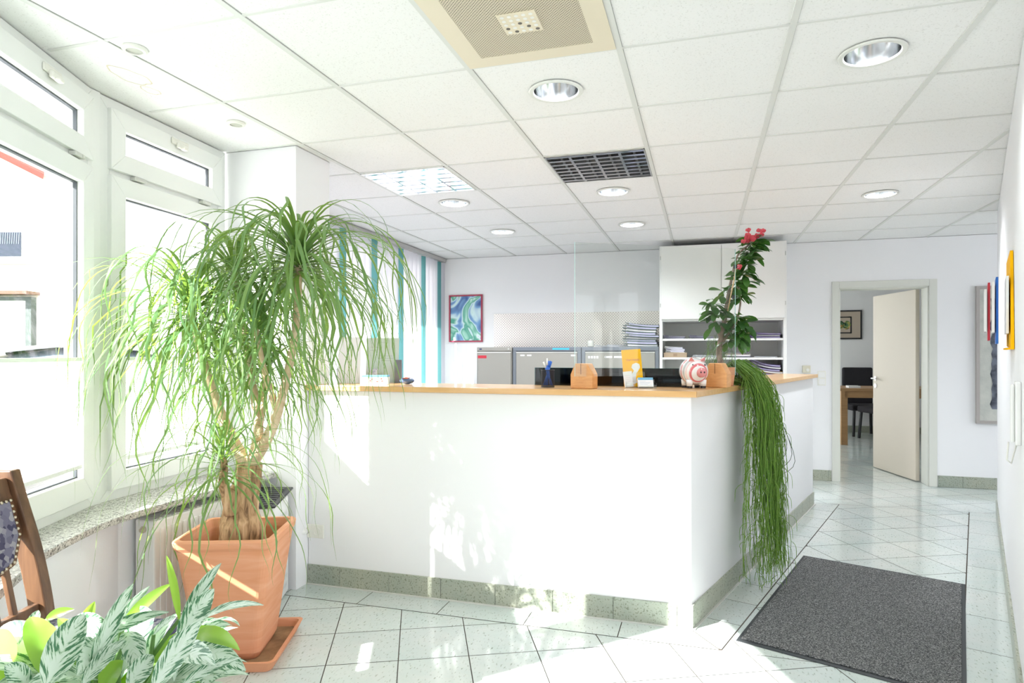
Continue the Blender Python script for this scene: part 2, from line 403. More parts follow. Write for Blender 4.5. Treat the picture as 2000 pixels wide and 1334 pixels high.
def field(cuts):
    for i in range(-40, 60):
        for j in range(-40, 60):
            a, b = 2.53+.32*i, -.09+.3105*j
            o = A1*a+B1*b
            if not (-4 < o.x < 5 and -3 < o.y < 13): continue
            poly = cell(o.x, o.y, B1*.3105, A1*.32)
            for ca, cn in cuts: poly = clip(poly, ca, cn)
            put(poly)
BL = Vector((.076, 3.045))       # border line beside the wing
BR = Vector((1.111, 3.315))      # border line beside the right wall
g = .0022
field([(Vector((0, 3.055-g)), Vector((0, -1))), (BR-NR*g, -NR)])                                                # in front of the counter
field([(Vector((0, 3.055+g)), Vector((0, 1))), (BL+NW*g, NW), (BR-NR*g, -NR), (Vector((0, 6.32)), Vector((0, -1)))])
field([(Vector((0, 6.324)), Vector((0, 1)))])                                                   # towards the door
# front border strip
x = -.393
while x > -3: 
    put(clip(cell(x-.467, 3.057, Vector((.467, 0)), Vector((0, .2))), Vector((-.06, 3.25)), Vector((-.83, -.56)))); x -= .467
put(clip(cell(-.393, 3.057, Vector((.467, 0)), Vector((0, .2))), Vector((-.062, 3.247)), Vector((-.82, -.565))))
for i in range(-1, 12):           # strip beside the wing
    o = BL+DW*(-.0+.62*i*.5+.02)-NW*.2
    q = clip(cell(o.x, o.y, NW*.198, DW*.31), Vector((0, 6.321)), Vector((0, -1))); put(clip(q, Vector((-.058, 3.251)), Vector((.82, .565))))
for i in range(-8, 20):          # strip beside the right wall
    o = BR+DR*(.10+.467*i)+NR*.002
    put(clip(cell(o.x, o.y, NR*.23, DR*.467), Vector((0, 6.321)), Vector((0, -1))))
o = B().add([(-5, -3, -.003), (7, -3, -.003), (7, 13, -.003), (-5, 13, -.003)], [(0, 1, 2, 3)])
gr = struct(o.build('floor', M_grout), 'dark grout bed under the pale green floor tiles', 'floor')
fl = fb.build('floor_tiles', M_tile, gr)
# floor slab under everything (outside ground is lower)
# ------------------------------------------------------------------ ceiling
cb = B().box(-3.6, 7, -3, 13, CEIL+.004, CEIL+.16)
ce = struct(cb.build('ceiling', M_ceil), 'white suspended ceiling of square mineral boards', 'ceiling')
def ystart(y): return XL if y > 3.3 else (K.x+.02 if y > K.y else K.x+.02+(K.y-y)*(-D1.x/D1.y))
def xstart(x): return 3.3 if x < K.x else max(-2.9, K.y-(x-K.x)*(-D1.y/D1.x)+.03)
gb = B()
for i in range(-3, 14):
    x = -1.565+.6255*i; gb.box(x-.012, x+.012, xstart(x), YB, CEIL-.001, CEIL+.006)
for j in range(-7, 10):
    y = 1.88+.6225*j
    gb.box(ystart(y), 7, y-.007, y+.007, CEIL, CEIL+.006)
gb.build('grid_bars', M_grid, ce)
gl = B()
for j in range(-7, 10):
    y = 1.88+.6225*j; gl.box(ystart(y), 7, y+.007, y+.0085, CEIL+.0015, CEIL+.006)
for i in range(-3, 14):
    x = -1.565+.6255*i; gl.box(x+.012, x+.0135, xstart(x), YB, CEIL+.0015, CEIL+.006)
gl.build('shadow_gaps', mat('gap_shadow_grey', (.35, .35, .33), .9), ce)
# ------------------------------------------------------------------ walls
def wall(name, p, q, z0, z1, label, th=.15, holes=(), side=1, m=M_wall):
    """wall from p to q in plan; thickness grows to the left of p->q times side; holes: (s0,s1,z0,z1)"""
    p, q = Vector(p), Vector(q); d = (q-p).normalized(); L = (q-p).length; n = Vector((-d.y, d.x))*th*side
    b = B()
    def seg(s0, s1, a, c):
        if s1-s0 < 1e-4 or c-a < 1e-4: return
        u, w = p+d*s0, p+d*s1
        pts = [u, w, w+n, u+n]
        if side < 0: pts = pts[::-1]
        b.prism([(k.x, k.y) for k in pts], a, c)
    s = 0
    for h in sorted(holes):
        seg(s, h[0], z0, z1); seg(h[0], h[1], z0, h[2]); seg(h[0], h[1], h[3], z1); s = h[1]
    seg(s, L, z0, z1)
    return struct(b.build(name, m), label, 'wall')
wall('wall_back', (-3.35, YB), (5.6, YB), 0, CEIL, 'white back wall with the open door and the cupboard', .20, [(3.35+1.369, 3.35+2.205, -.01, 2.045)])
wall('wall_right', RW0, RW1, 0, CEIL, 'white wall at the right edge with the brochure rack', .16, side=-1)
wall('wall_office_left', (XL, 3.46), (XL, YB), 0, CEIL, 'office wall behind the vertical blinds', .15, [(.2, 3.8, .85, 2.44)])
pb = B().box(-2.73, -2.232, 3.14, 3.48, 0, CEIL)
pb.box(-3.35, -2.73, 3.30, 3.47, 0, CEIL)
struct(pb.build('wall_pillar', M_wall), 'square white pillar between the street windows and the office', 'wall')
# entrance side behind the eye: unseen walls with openings added to bring in daylight
wall('wall_front', (6.6, -2.3), (-1.0, -2.3), 0, CEIL, 'street wall behind the viewer with two added daylight openings', .2, [(.1, 2.6, .05, 2.5), (2.7, 5.2, .05, 2.5)])
wall('wall_entrance', (6.6, 2.777), (6.6, -2.3), 0, CEIL, 'side wall of the entrance area behind the viewer', .2, [(.1, 4.9, .05, 2.5)])
wall('wall_return', RW0+Vector((.14, 0)), (6.6, 2.777), 0, CEIL, 'return wall behind the viewer on the right', .15)
wall('wall_recess', (5.4, YB), (5.4, 4.0), 0, CEIL, 'side wall of the hall behind the right wall', .15, [(.2, 3.2, .2, 2.44)])  # unseen opening added to let daylight into the hall
wall('wall_recess_front', (5.4, 4.0), (1.9, 4.0), 0, CEIL, 'front wall of the recess behind the right wall', .15)
# far room
wall('wall_far_back', (.2, FAR), (5.6, FAR), 0, CEIL, 'pale wall of the far room with the small picture', .15)
wall('wall_far_left', (.2, YB+.2), (.2, FAR), 0, CEIL, 'left wall of the far room', .15, [(.6, 4.4, .4, 2.4)])  # hidden opening added to brighten the far room
wall('wall_far_right', (5.6, FAR), (5.6, YB+.2), 0, CEIL, 'right wall of the far room', .15)

# ------------------------------------------------------------------ street windows
def window(name, org, d, width, label, sash_off=.022, glass_l=.09, post=.055, zb=.667, gap0=.0, low=.81, hinges=(), handle=None):
    """org: plan point of the frame edge, d: direction, inward normal is chosen towards +x"""
    n = Vector((d.y, -d.x)); n = n if n.x > 0 else -n
    t = thing(name, label, 'window', (org.x, org.y, zb), 0, kind='structure')
    def P(s, o, z): q = org+d*s+n*o; return Vector((q.x, q.y, z))
    def slab(b, s0, s1, o0, o1, z0, z1):
        vs = [P(s, o, z) for z in (z0, z1) for s, o in ((s0, o0), (s1, o0), (s1, o1), (s0, o1))]
        fs = [(0, 3, 2, 1), (4, 5, 6, 7), (0, 1, 5, 4), (1, 2, 6, 5), (2, 3, 7, 6), (3, 0, 4, 7)]
        b.add(vs, fs)
    def ring(b, s0, s1, z0, z1, i, o0, o1):
        # four mitred members
        for (a, c) in (((s0, z0), (s1, z0)), ((s1, z0), (s1, z1)), ((s1, z1), (s0, z1)), ((s0, z1), (s0, z0))):
            def ins(q): return (q[0]+(i if q[0] == s0 else -i), q[1]+(i if q[1] == z0 else -i))
            a2, c2 = ins(a), ins(c)
            vs = [P(u[0], o, u[1]) for o in (o0, o1) for u in (a, c, c2, a2)]
            b.add(vs, [(0, 3, 2, 1), (4, 5, 6, 7), (0, 1, 5, 4), (1, 2, 6, 5), (2, 3, 7, 6), (3, 0, 4, 7)])
    b = B(); ring(b, 0, width, zb, 2.538, post, -.07, 0); slab(b, post, width-post, -.07, 0, 2.16, 2.225)
    b.build('frame', M_pvc, t, bevel=.003, Wd=1)
    s0, s1 = post-.01, width-post+.01
    for nm, z0, z1, g0, g1 in (('transom_sash', 2.207, 2.49, 2.292, 2.403), ('sash', .715, 2.18, low, 2.092)):
        b = B()
        i = glass_l
        for (a, c, a2, c2) in (((s0, z0), (s1, z0), (s0+i, g0), (s1-i, g0)), ((s1, z0), (s1, z1), (s1-i, g0), (s1-i, g1)),
                               ((s1, z1), (s0, z1), (s1-i, g1), (s0+i, g1)), ((s0, z1), (s0, z0), (s0+i, g1), (s0+i, g0))):
            vs = [P(u[0], o, u[1]) for o in (-.06, sash_off) for u in (a, c, c2, a2)]
            b.add(vs, [(0, 3, 2, 1), (4, 5, 6, 7), (0, 1, 5, 4), (1, 2, 6, 5), (2, 3, 7, 6), (3, 0, 4, 7)])
        sh = b.build(nm, M_pvc, t, bevel=.003, Wd=1)
        # glazing seal and pane
        q = B(); e = .006
        for (a, c, w0, w1) in ((s0+i, s1-i, g0, g0+e), (s0+i, s1-i, g1-e, g1)): slab(q, a, c, -.02, -.005, w0, w1)
        for a in (s0+i, s1-i-e): slab(q, a, a+e, -.02, -.005, g0, g1)
        so = q.build('seal', mat('grey_seal', (.08, .09, .1), .6), sh)
        for me_o in (so,):
            inv = PM[t.name].inverted()
            for vv in me_o.data.vertices: vv.co = inv @ vv.co
        q = B(); slab(q, s0+i, s1-i, -.032, -.028, g0, g1); gp = q.build('pane', M_frost if nm == 'transom_sash' else M_pane, sh)
        for vv in gp.data.vertices: vv.co = PM[t.name].inverted() @ vv.co
    for h in hinges:
        q = B(); slab(q, h-.035, h+.035, .0, .032, 2.186, 2.204); slab(q, h-.03, h-.012, .03, .036, 2.188, 2.202)
        q.build('hinge', mat('hinge_grey', (.66, .66, .62), .4), t, bevel=.003, Wd=1)
    if handle is not None:
        q = B(); slab(q, handle-.06, handle+.06, sash_off, sash_off+.012, 2.445, 2.478); slab(q, handle-.035, handle+.035, sash_off+.01, sash_off+.028, 2.428, 2.458)
        slab(q, handle-.015, handle+.015, sash_off+.02, sash_off+.045, 2.42, 2.437)
        q.build('latch', M_plastic, t, bevel=.006, Wd=1)
    q = B(); slab(q, width-.045, width-.040, .0, .003, .80, .81); 
    return t, P, slab
w1, P1, slab1 = window('window_1', K+D1*.012, D1, .92, 'near street window with the lower pleated blind half down', post=.04, glass_l=.085, low=.815, hinges=(.16,), handle=.36)
w2, P2, slab2 = window('window_2', K+D2*.02, D2, .895, 'narrow street window behind the ponytail palm', post=.065, glass_l=.085, low=.80, hinges=(.22, .70), handle=.49)
# corner post of the knuckle
b = B(); b.prism([(K.x-.09, K.y-.03), (K.x+.008, K.y-.024), (K.x+.004, K.y+.03), (K.x-.09, K.y+.06)], .64, CEIL)
struct(b.build('trim_1', M_pvc, bevel=.002), 'white corner post between the two street windows', 'window post')
# window 3, a glazed door nearer the eye, with a wide post before it
S3 = K+D1*1.01
w3, P3, slab3 = window('window_3', S3, D1, 1.3, 'tall glazed pane beside the viewer, outside the picture', post=.05, glass_l=.07, zb=.02, low=.25)
b = B(); a = K+D1*.933; e = S3-D1*.0; n1 = Vector((D1.y, -D1.x)); n1 = n1 if n1.x > 0 else -n1
b.prism([(q.x, q.y) for q in (a+n1*.02, a-n1*.15, e-n1*.15, e+n1*.02)], 0, CEIL)
struct(b.build('wall_post', M_wall), 'white wall post between the near street window and the glazed pane', 'wall')
e2 = S3+D1*1.3
wall('wall_left_rest', e2, e2+D1*2.5, 0, CEIL, 'street wall beside the viewer, outside the picture', .15, side=-1)
# wall below the sill, and granite sill
def off(p, n, k): return p+n*k
wa = K+D1*1.10
n2 = Vector((D2.y, -D2.x)); n2 = n2 if n2.x > 0 else -n2
pts = [wa-n1*.15, K-n1*.15+Vector((-.05, .05)), Vector((-2.86, 3.2)), Vector((-2.52, 3.2)), Vector((-2.50, 2.22))]
lead = []
pA = Vector((-2.455, 2.13)); pB = Vector((-2.39, 2.00)); pC = wa+n1*.20
pts2 = pts+[pA, pB, pC]
b = B().prism([(q.x, q.y) for q in pts2[::-1]][::-1] if False else [(q.x, q.y) for q in pts2][::-1], 0, .642)
struct(b.build('wall_left', M_wall), 'white parapet wall below the granite window sill', 'wall')
# sill outline with the gentle bend in its front edge
front = [Vector((-2.358, 3.135)), Vector((-2.354, 2.55)), Vector((-2.354, 2.25)), Vector((-2.345, 2.10)), Vector((-2.325, 1.99)), Vector((-2.285, 1.885)), Vector((-2.235, 1.77)), Vector((-2.16, 1.62)), wa+n1*.275]
outl = [wa-n1*.02]+[K-n1*.03, Vector((-2.80, 3.135))]+front
b = B().prism([(q.x, q.y) for q in outl][::-1], .638, .668)
struct(b.build('trim_2', M_granite, bevel=.004), 'speckled grey granite window sill under the street windows', 'window sill')
# outside wall above and below
b = B()
b.box(-3.0, -2.0, -3, 3.3, CEIL+.16, CEIL+.3)
# office window bars (behind the blinds)
t = thing('window_4', 'office window behind the vertical blinds', 'window', (XL-.08, 3.66, .85), kind='structure')
b = B(); 
for y in (3.66, 4.86, 6.06, 7.2): b.box(XL-.1, XL-.04, y, y+.06, .85, 2.44)
b.box(XL-.1, XL-.04, 3.66, 7.26, .85, .91); b.box(XL-.1, XL-.04, 3.66, 7.26, 2.38, 2.44)
b.build('frame', M_pvc, t, bevel=.003, Wd=1)
b = B().box(XL-.075, XL-.07, 3.7, 7.2, .9, 2.4); b.build('pane', M_pane, t, Wd=1)
# canopy outside above the office window
b = B().box(-4.15, XL-.15, 3.3, 7.8, 2.62, 2.72)
tag(b.build('entrance_canopy', M_house), 'flat canopy slab outside above the office window', 'canopy')

# pleated blinds in the two street windows
def pleated(P, s0, s1, z0, z1, label, loc):
    t = thing('pleated_blind', label, 'blind', loc)
    b = B(); k = int((z1-z0)/.011)
    for i in range(k):
        za, zb_ = z0+(z1-z0)*i/k, z0+(z1-z0)*(i+1)/k; zm = (za+zb_)/2
        v = [P(s, o, z) for o, z in ((.0, za), (.010, zm), (.0, zb_)) for s in (s0, s1)]
        b.add(v, [(0, 1, 3, 2), (2, 3, 5, 4)])
    b.build('pleats', M_pleat, t, Wd=1)
    for zz in (z0-.012, z1):
        b = B()
        v = [P(s, o, z) for z in (zz, zz+.016) for s, o in ((s0, -.005), (s1, -.005), (s1, .02), (s0, .02))]
        b.add(v, [(0, 3, 2, 1), (4, 5, 6, 7), (0, 1, 5, 4), (1, 2, 6, 5), (2, 3, 7, 6), (3, 0, 4, 7)])
        b.build('rail', M_pvc, t, Wd=1)
pleated(lambda s, o, z: P1(s, o+.0, z), .125, .795, .87, 1.318, 'white pleated blind on the lower half of the near street window', (K.x+.1, K.y-.3, .85))
pleated(lambda s, o, z: P2(s, o, z), .15, .745, .86, 1.318, 'white pleated blind on the lower half of the window behind the palm', (K.x-.03, K.y+.4, .85))

# vertical blinds in the office
t = thing('vertical_blind', 'floor-length vertical blind with white and teal slats on the office window', 'blind', (-3.12, 5.4, 0))
b = B().box(-3.15, -3.09, 3.5, 7.43, 2.495, 2.538); b.build('head_rail', mat('rail_grey', (.52, .51, .50), .4, .3), t, bevel=.003, Wd=1)
teal_px = (670, 731, 778, 821, 853)
ys = []
y = 3.56; k = 0
tealy = []
for px in teal_px:
    r = ((px-1000)/1246); rx, ry = r*c_-s_, r*s_+c_; tealy.append(-3.12/rx*ry)
while y < 7.43: ys.append(y); y += .115
for y in ys:
    tl = any(abs(y-q) <= .0575 for q in tealy)
    a = R(76)+R(random.uniform(-2, 2)); w = .0635
    d = Vector((math.sin(a-PI/2+R(0)), math.cos(a-PI/2), 0)) ; d = Vector((math.cos(a), math.sin(a), 0))
    nn = Vector((-d.y, d.x, 0)); c = Vector((-3.12, y, 0)); v = []
    for i in range(5):
        u = (i/4-.5)*2; q = c+d*(u*w)+nn*(.007*(1-u*u))
        v += [Vector((q.x, q.y, .06)), Vector((q.x, q.y, 2.485))]
    b = B().add(v, [(2*i, 2*i+2, 2*i+3, 2*i+1) for i in range(4)])
    o = b.build('slat', M_slat_t if tl else M_slat, t, smooth=True, Wd=1)
    if tl: o['label'] = 'teal slat'

# ------------------------------------------------------------------ skirting tiles
def skirting(name, p, q, n, label, h=.115, L=.315, first=.0, z=0):
    p, q, n = Vector(p), Vector(q), Vector(n).normalized(); d = (q-p).normalized(); T = (q-p).length
    b = B(); s = -first
    while s < T:
        a, e = max(s, 0)+.001, min(s+L, T)-.001
        if e > a:
            u, w = p+d*a, p+d*e; pts = [u, w, w+n*.011, u+n*.011]
            if (w-u).cross(n) < 0: pts = pts[::-1]
            b.prism([(k.x, k.y) for k in pts], z+.002, z+h)
        s += L
    return b, d
bb, _ = skirting('x', (-3.0+5.35, YB), (5.35, YB), (0, -1), '')
bb.v = []; bb.f = []
b1, _ = skirting('', (.79, YB), (1.30, YB), (0, -1), '', first=.15)
b2, _ = skirting('', (2.28, YB), (5.3, YB), (0, -1), '', first=.10)
b1.add(b2.v, b2.f)
struct(b1.build('baseboard_back', M_skirt, bevel=.001), 'speckled green tile baseboard along the back wall', 'baseboard')
b1, _ = skirting('', RW0, RW1, -NR, '', L=.467)
struct(b1.build('baseboard_right', M_skirt, bevel=.001), 'speckled tile baseboard along the right wall', 'baseboard')
b1, _ = skirting('', (.25, FAR), (5.5, FAR), (0, -1), '')
struct(b1.build('baseboard_far', M_skirt, bevel=.001), 'tile baseboard in the far room', 'baseboard')

# ------------------------------------------------------------------ counter
t = thing('reception_counter', 'white L-shaped reception counter base with speckled tile foot', 'counter', (CN.x, CN.y, 0))
inn = .13
ni = CN+DW*0
# inner corner
ic = Vector((CN.x-NW.x*inn, CN.y-NW.y*inn)); s = (CN.y+inn-ic.y)/DW.y; ic = ic+DW*s
ei = CE-NW*inn
b = B().prism([(-2.230, CN.y), (CN.x, CN.y), (CE.x, CE.y), (ei.x, ei.y), (ic.x, ic.y), (-2.230, CN.y+inn)], .001, 1.136)
b.build('counter_body', M_wall, t, Wd=1, bevel=.004)
b1, _ = skirting('', (-2.228, CN.y), (CN.x+.010, CN.y), (0, -1), '', first=.10)
b2, _ = skirting('', CN+DW*.001, CE, NW, '', first=.2)
b1.add(b2.v, b2.f); b1.build('tile_skirting', M_skirt, t, Wd=1, bevel=.001)
b = B(); b.box(-2.228, CN.x+.02, CN.y-.022, CN.y-.011, .0005, .006)
q0, q1 = CN+NW*.011, CE+NW*.011; b.prism([(k.x, k.y) for k in (q0, q0+NW*.011, q1+NW*.011, q1)], .0005, .006)
b.build('sealant_bead', mat('sealant_grey', (.66, .66, .62), .5), t, Wd=1)
# countertop
f0 = CN.y-.035
def along(p, n, k): return p+n*k
fc = CN+NW*.035; s = (f0-fc.y)/DW.y; fcorner = fc+DW*s
fe = CE+NW*.035+DW*.04
wi = CE-NW*.30+DW*.04; wic = CN-NW*.30; yb = 3.66; s = (yb-wic.y)/DW.y; wic = wic+DW*s
b = B()
b.prism([(-2.230, f0), (fcorner.x, f0), (wic.x, yb), (-2.230, yb)], 1.1375, 1.167)
b.prism([(fcorner.x+.0008, f0+.0008), (fe.x, fe.y), (wi.x, wi.y), (wic.x+.0008, wic.y+.0004)], 1.1375, 1.167)
o = b.build('countertop', M_beech, bevel=.002)
tag(o, 'light beech countertop with a mitred corner on the white reception counter', 'countertop')

# double socket on the counter front
t = thing('double_socket', 'white double wall socket low on the counter front with one plug in it', 'socket', (-2.20, CN.y, .31))
b = B().box(-.078, .078, -.009, 0, -.04, .04); b.build('plate', M_plastic, t, bevel=.004)
for sx in (-.037, .037):
    ax = Matrix.Rotation(R(90), 3, 'X')
    b = B().lathe([(.0215, 0), (.024, .0), (.024, .004), (.0205, .004), (.0195, -.006), (.001, -.006)], 28, (sx, -.0095, 0), ax); b.build('socket_ring', M_plastic, t, smooth=False)
    b = B()
    for dz in (-.0095, .0095): b.lathe([(.0026, 0), (.0026, .001)], 10, (sx+dz, -.0055, 0), ax)
    b.build('socket_holes', M_black, t)
b = B().lathe([(.019, 0), (.019, .02), (.012, .038), (.006, .045)], 24, (-.037, -.0135, 0), Matrix.Rotation(R(90), 3, 'X'))
b.tube([(-.037, -.055, 0), (-.05, -.07, -.012), (-.09, -.07, -.05), (-.12, -.05, -.14), (-.16, -.04, -.22)], .0035, 8)
tag(b.build('power_plug', M_white, None, smooth=True), 'white round plug and cord in the counter socket', 'plug').location = (-2.20, CN.y, .31)

# ------------------------------------------------------------------ doors
t = thing('door_1', 'open cream door in its frame in the back wall', 'door', (1.787, YB, 0), kind='structure')
b = B()
x0, x1, zt = 1.369, 2.205, 2.045
for yy0, yy1 in ((YB-.014, YB), (YB+.20, YB+.214)):
    b.box(x0-.066, x0+.004, yy0, yy1, 0, zt+.066); b.box(x1-.004, x1+.068, yy0, yy1, 0, zt+.066); b.box(x0+.004, x1-.004, yy0, yy1, zt-.004, zt+.066)
b.box(x0, x0+.016, YB, YB+.20, 0, zt); b.box(x1-.016, x1, YB, YB+.20, 0, zt); b.box(x0, x1, YB, YB+.20, zt-.016, zt)
b.build('door_frame', mat('door_frame_cream', (.70, .71, .65), .4), t, bevel=.003, Wd=1)
hx, hy = x1-.02, YB+.235
dv = Vector((1.965-hx, 8.53-hy)).normalized()
dn = Vector((dv.y, -dv.x))
L = .85
def dprism(b, s0, s1, o0, o1, z0, z1):
    pts = [Vector((hx, hy))+dv*s+dn*o for s, o in ((s0, o0), (s1, o0), (s1, o1), (s0, o1))]
    if (pts[1]-pts[0]).cross(pts[2]-pts[1]) < 0: pts = pts[::-1]
    b.prism([(q.x, q.y) for q in pts], z0, z1)
b = B(); dprism(b, 0, L, -.04, 0, .008, 2.03)
leaf = b.build('door_leaf', mat('door_leaf_cream', (.70, .63, .53), .5), t, bevel=.002, Wd=1)
def reroot(o, tt):
    inv = PM[tt.name].inverted()
    for vv in o.data.vertices: vv.co = inv @ vv.co
fs = -1   # face seen from the hall is at offset -.04 side or 0 side, handle on both
def dP(s, o, z): q = Vector((hx, hy))+dv*s+dn*o; return Vector((q.x, q.y, z))
b = B()
for o, sg in ((0, 1), (-.04, -1)):
    b.tube([dP(L-.06, o, 1.06), dP(L-.06, o+sg*.008, 1.06)], .025, 20)
    b.tube([dP(L-.06, o, 1.06), dP(L-.06, o+sg*.045, 1.06), dP(L-.07, o+sg*.055, 1.06), dP(L-.17, o+sg*.055, 1.06)], .0095, 10)
    b.tube([dP(L-.06, o, .975), dP(L-.06, o+sg*.008, .975)], .025, 20)
    b.tube([dP(L-.06, o+sg*.007, .98), dP(L-.06, o+sg*.012, .98)], .008, 12)
h = b.build('door_handle', M_chrome, leaf, smooth=False); reroot(h, t)

# ------------------------------------------------------------------ cupboard with shelves
t = thing('wall_cupboard', 'tall white cupboard with two upper doors and open shelves', 'cupboard', (.175, 7.17, 0))
m_cup = mat('cupboard_white', (.86, .86, .84), .45)
b = B()
X0, X1, Y0, Y1 = -.445, .800, 6.915, YB-.002
b.box(X0, X0+.03, Y0, Y1, 0, 2.485); b.box(X1-.03, X1, Y0, Y1, 0, 2.485)
b.box(X0+.03, X1-.03, Y0, Y1, 2.462, 2.485); b.box(X0+.03, X1-.03, Y1-.008, Y1, 0, 2.462)
b.box(X0+.03, X1-.03, Y0+.004, Y1-.008, 1.69, 1.715); b.box(X0+.03, X1-.03, Y0+.004, Y1-.008, .06, .085)
b.build('carcass', m_cup, t, bevel=.002, Wd=1)
for z in (1.487, 1.290, 1.055, .80): 
    B().box(X0+.031, X1-.031, Y0+.01, Y1-.009, z, z+.022).build('shelf', m_cup, t, bevel=.0015, Wd=1)
for a, e in ((X0+.018, .1755), (.1795, X1-.018)):
    B().box(a, e, Y0-.02, Y0-.001, 1.712, 2.478).build('door', m_cup, t, bevel=.0015, Wd=1)
for a, e in ((X0+.03, .175), (.18, X1-.03)):
    B().box(a, e, Y0-.02, Y0-.001, .09, .79).build('door', m_cup, t, bevel=.0015, Wd=1)
for x in (X0+.010, X1-.014):
    for z in (1.86, 2.36): B().box(x-.004, x+.006, Y0-.012, Y0-.0005, z-.02, z+.02).build('hinge', M_steel, t, Wd=1)

# ------------------------------------------------------------------ filing cabinets
def cabinet(x0, x1, z1, label, dark, n=4):
    xc = (x0+x1)/2; w = (x1-x0)/2-.002; y0 = -.26
    t = thing('filing_cabinet', label, 'filing cabinet', (xc, 7.18, 0), group='grey filing cabinets along the back wall')
    fm = M_cabd if dark else M_cab
    e = .038 if dark else .006
    b = B(); b.box(-w, w, y0+.012, .26, .05, z1-.002)
    b.box(-w, w, y0, y0+.012, z1-.042, z1)
    b.box(-w, -w+e, y0, y0+.012, .05, z1-.042); b.box(w-e, w, y0, y0+.012, .05, z1-.042); b.box(-w+.02, w-.02, y0+.03, .25, 0, .05)
    b.build('carcass', fm, t, bevel=.003)
    hh = (z1-.05-.065)/n
    for i in range(n):
        zt = z1-.052-i*hh
        d = B().box(-w+e+.003, w-e-.003, y0-.008, y0+.010, zt-hh+.028, zt-.006)
        dr = d.build('drawer', M_cab, t, bevel=.004)
        B().box(-w+e+.003, w-e-.003, y0-.012, y0+.005, zt-.012, zt-.002).build('handle_strip', mat('pale_handle_strip', (.66, .66, .63), .3, .4), dr)
    return t, w, y0, hh, z1, e
t, w, y0, hh, z1, e = cabinet(-2.50, -2.075, 1.425, 'narrow grey filing cabinet with red label strips, leftmost under the picture', False, 3)
for i in range(3): B().box(-w+.015, -w+.12, y0-.0095, y0-.008, z1-.052-i*.42-.075, z1-.052-i*.42-.042).build('label_strip', M_red, t)['label'] = 'red label strip'
B().box(-w+.03, -w+.06, y0-.001, y0, z1-.028, z1-.014).build('maker_badge', mat('navy', (.02, .04, .12), .5), t)
B().lathe([(.009, 0), (.009, .004)], 16, (w-.04, y0, z1-.02), Matrix.Rotation(R(90), 3, 'X')).build('lock', M_steel, t)
t, w, y0, hh, z1, e = cabinet(-2.068, -1.285, 1.425, 'wide grey filing cabinet in the middle with a blue sticker on its rim', True, 3)
B().box(w-.32, w-.13, y0-.001, y0, z1-.03, z1-.012).build('sticker', mat('sky_blue_sticker', (.05, .45, .75), .5), t)
for q in (-.30, -.22, .28): B().box(q, q+.05, y0-.009, y0-.008, z1-.10, z1-.085).build('paper_tag', M_paper, t)
t, w, y0, hh, z1, e = cabinet(-1.280, -.450, 1.425, 'wide grey filing cabinet beside the white cupboard with small paper tags', True, 3)
for q in (-.34, -.31, -.28, -.25): B().box(q, q+.02, y0-.009, y0-.008, z1-.125, z1-.10).build('paper_tag', M_paper, t)
for q, qq in ((-.16, .08), (-.06, .10)): B().box(q, q+qq, y0-.009, y0-.008, z1-.12, z1-.10).build('paper_tag', M_paper, t)
B().box(-.155, -.145, y0-.010, y0-.009, z1-.115, z1-.105).build('ink_mark', M_black, t)

b = B().box(-2.465, -.447, YB-.012, YB-.001, 1.42, 1.838)
tag(b.build('tread_plate_panel', M_tread, bevel=.001), 'metal diamond tread plate panel on the wall above the filing cabinets', 'wall panel')

# ------------------------------------------------------------------ pictures
def picture(name, label, x0, x1, z0, z1, y, fw, mf, inner, depth=.025):
    t = thing(name, label, 'picture', ((x0+x1)/2, y, z0)); b = B()
    for a, c, e, g in ((x0, x0+fw, z0, z1), (x1-fw, x1, z0, z1), (x0+fw, x1-fw, z0, z0+fw), (x0+fw, x1-fw, z1-fw, z1)): b.box(a, c, y-depth, y-.001, e, g)
    b.build('picture_frame', mf, t, bevel=.002, Wd=1)
    inner(t)
    return t
picture('framed_painting', 'red-framed swirling blue and green painting on the back wall', -3.054, -2.612, 1.496, 2.083, YB, .018, M_framer,
        lambda t: B().box(-3.036, -2.630, YB-.012, YB-.003, 1.514, 2.065).build('painting', M_art, t, Wd=1))
def big(t):
    B().box(2.635, 3.45, YB-.016, YB-.004, .685, 1.994).build('canvas', M_rough, t, Wd=1)
    random.seed(3); pts = []
    L_ = [(2.735+random.uniform(-.012, .016), z) for z in [1.90-.05*i for i in range(23)]]
    R_ = [(2.99+random.uniform(-.02, .02), z) for z in [1.90-.05*i for i in range(23)]]
    out = [Vector((x, YB-.0165, z)) for x, z in L_]+[Vector((x, YB-.0165, z)) for x, z in R_[::-1]]
    b = B()
    for i in range(22):
        q = [L_[i], L_[i+1], R_[i+1], R_[i]]
        b.add([(x, YB-.0185, z) for x, z in q], [(0, 1, 2, 3)])
    b.build('brushwork', M_blot, t, Wd=1)
picture('framed_painting', 'tall grey-framed abstract painting with a dark column, half behind the right wall', 2.605, 3.48, .655, 2.024, YB, .03, M_frameg, big, .035)
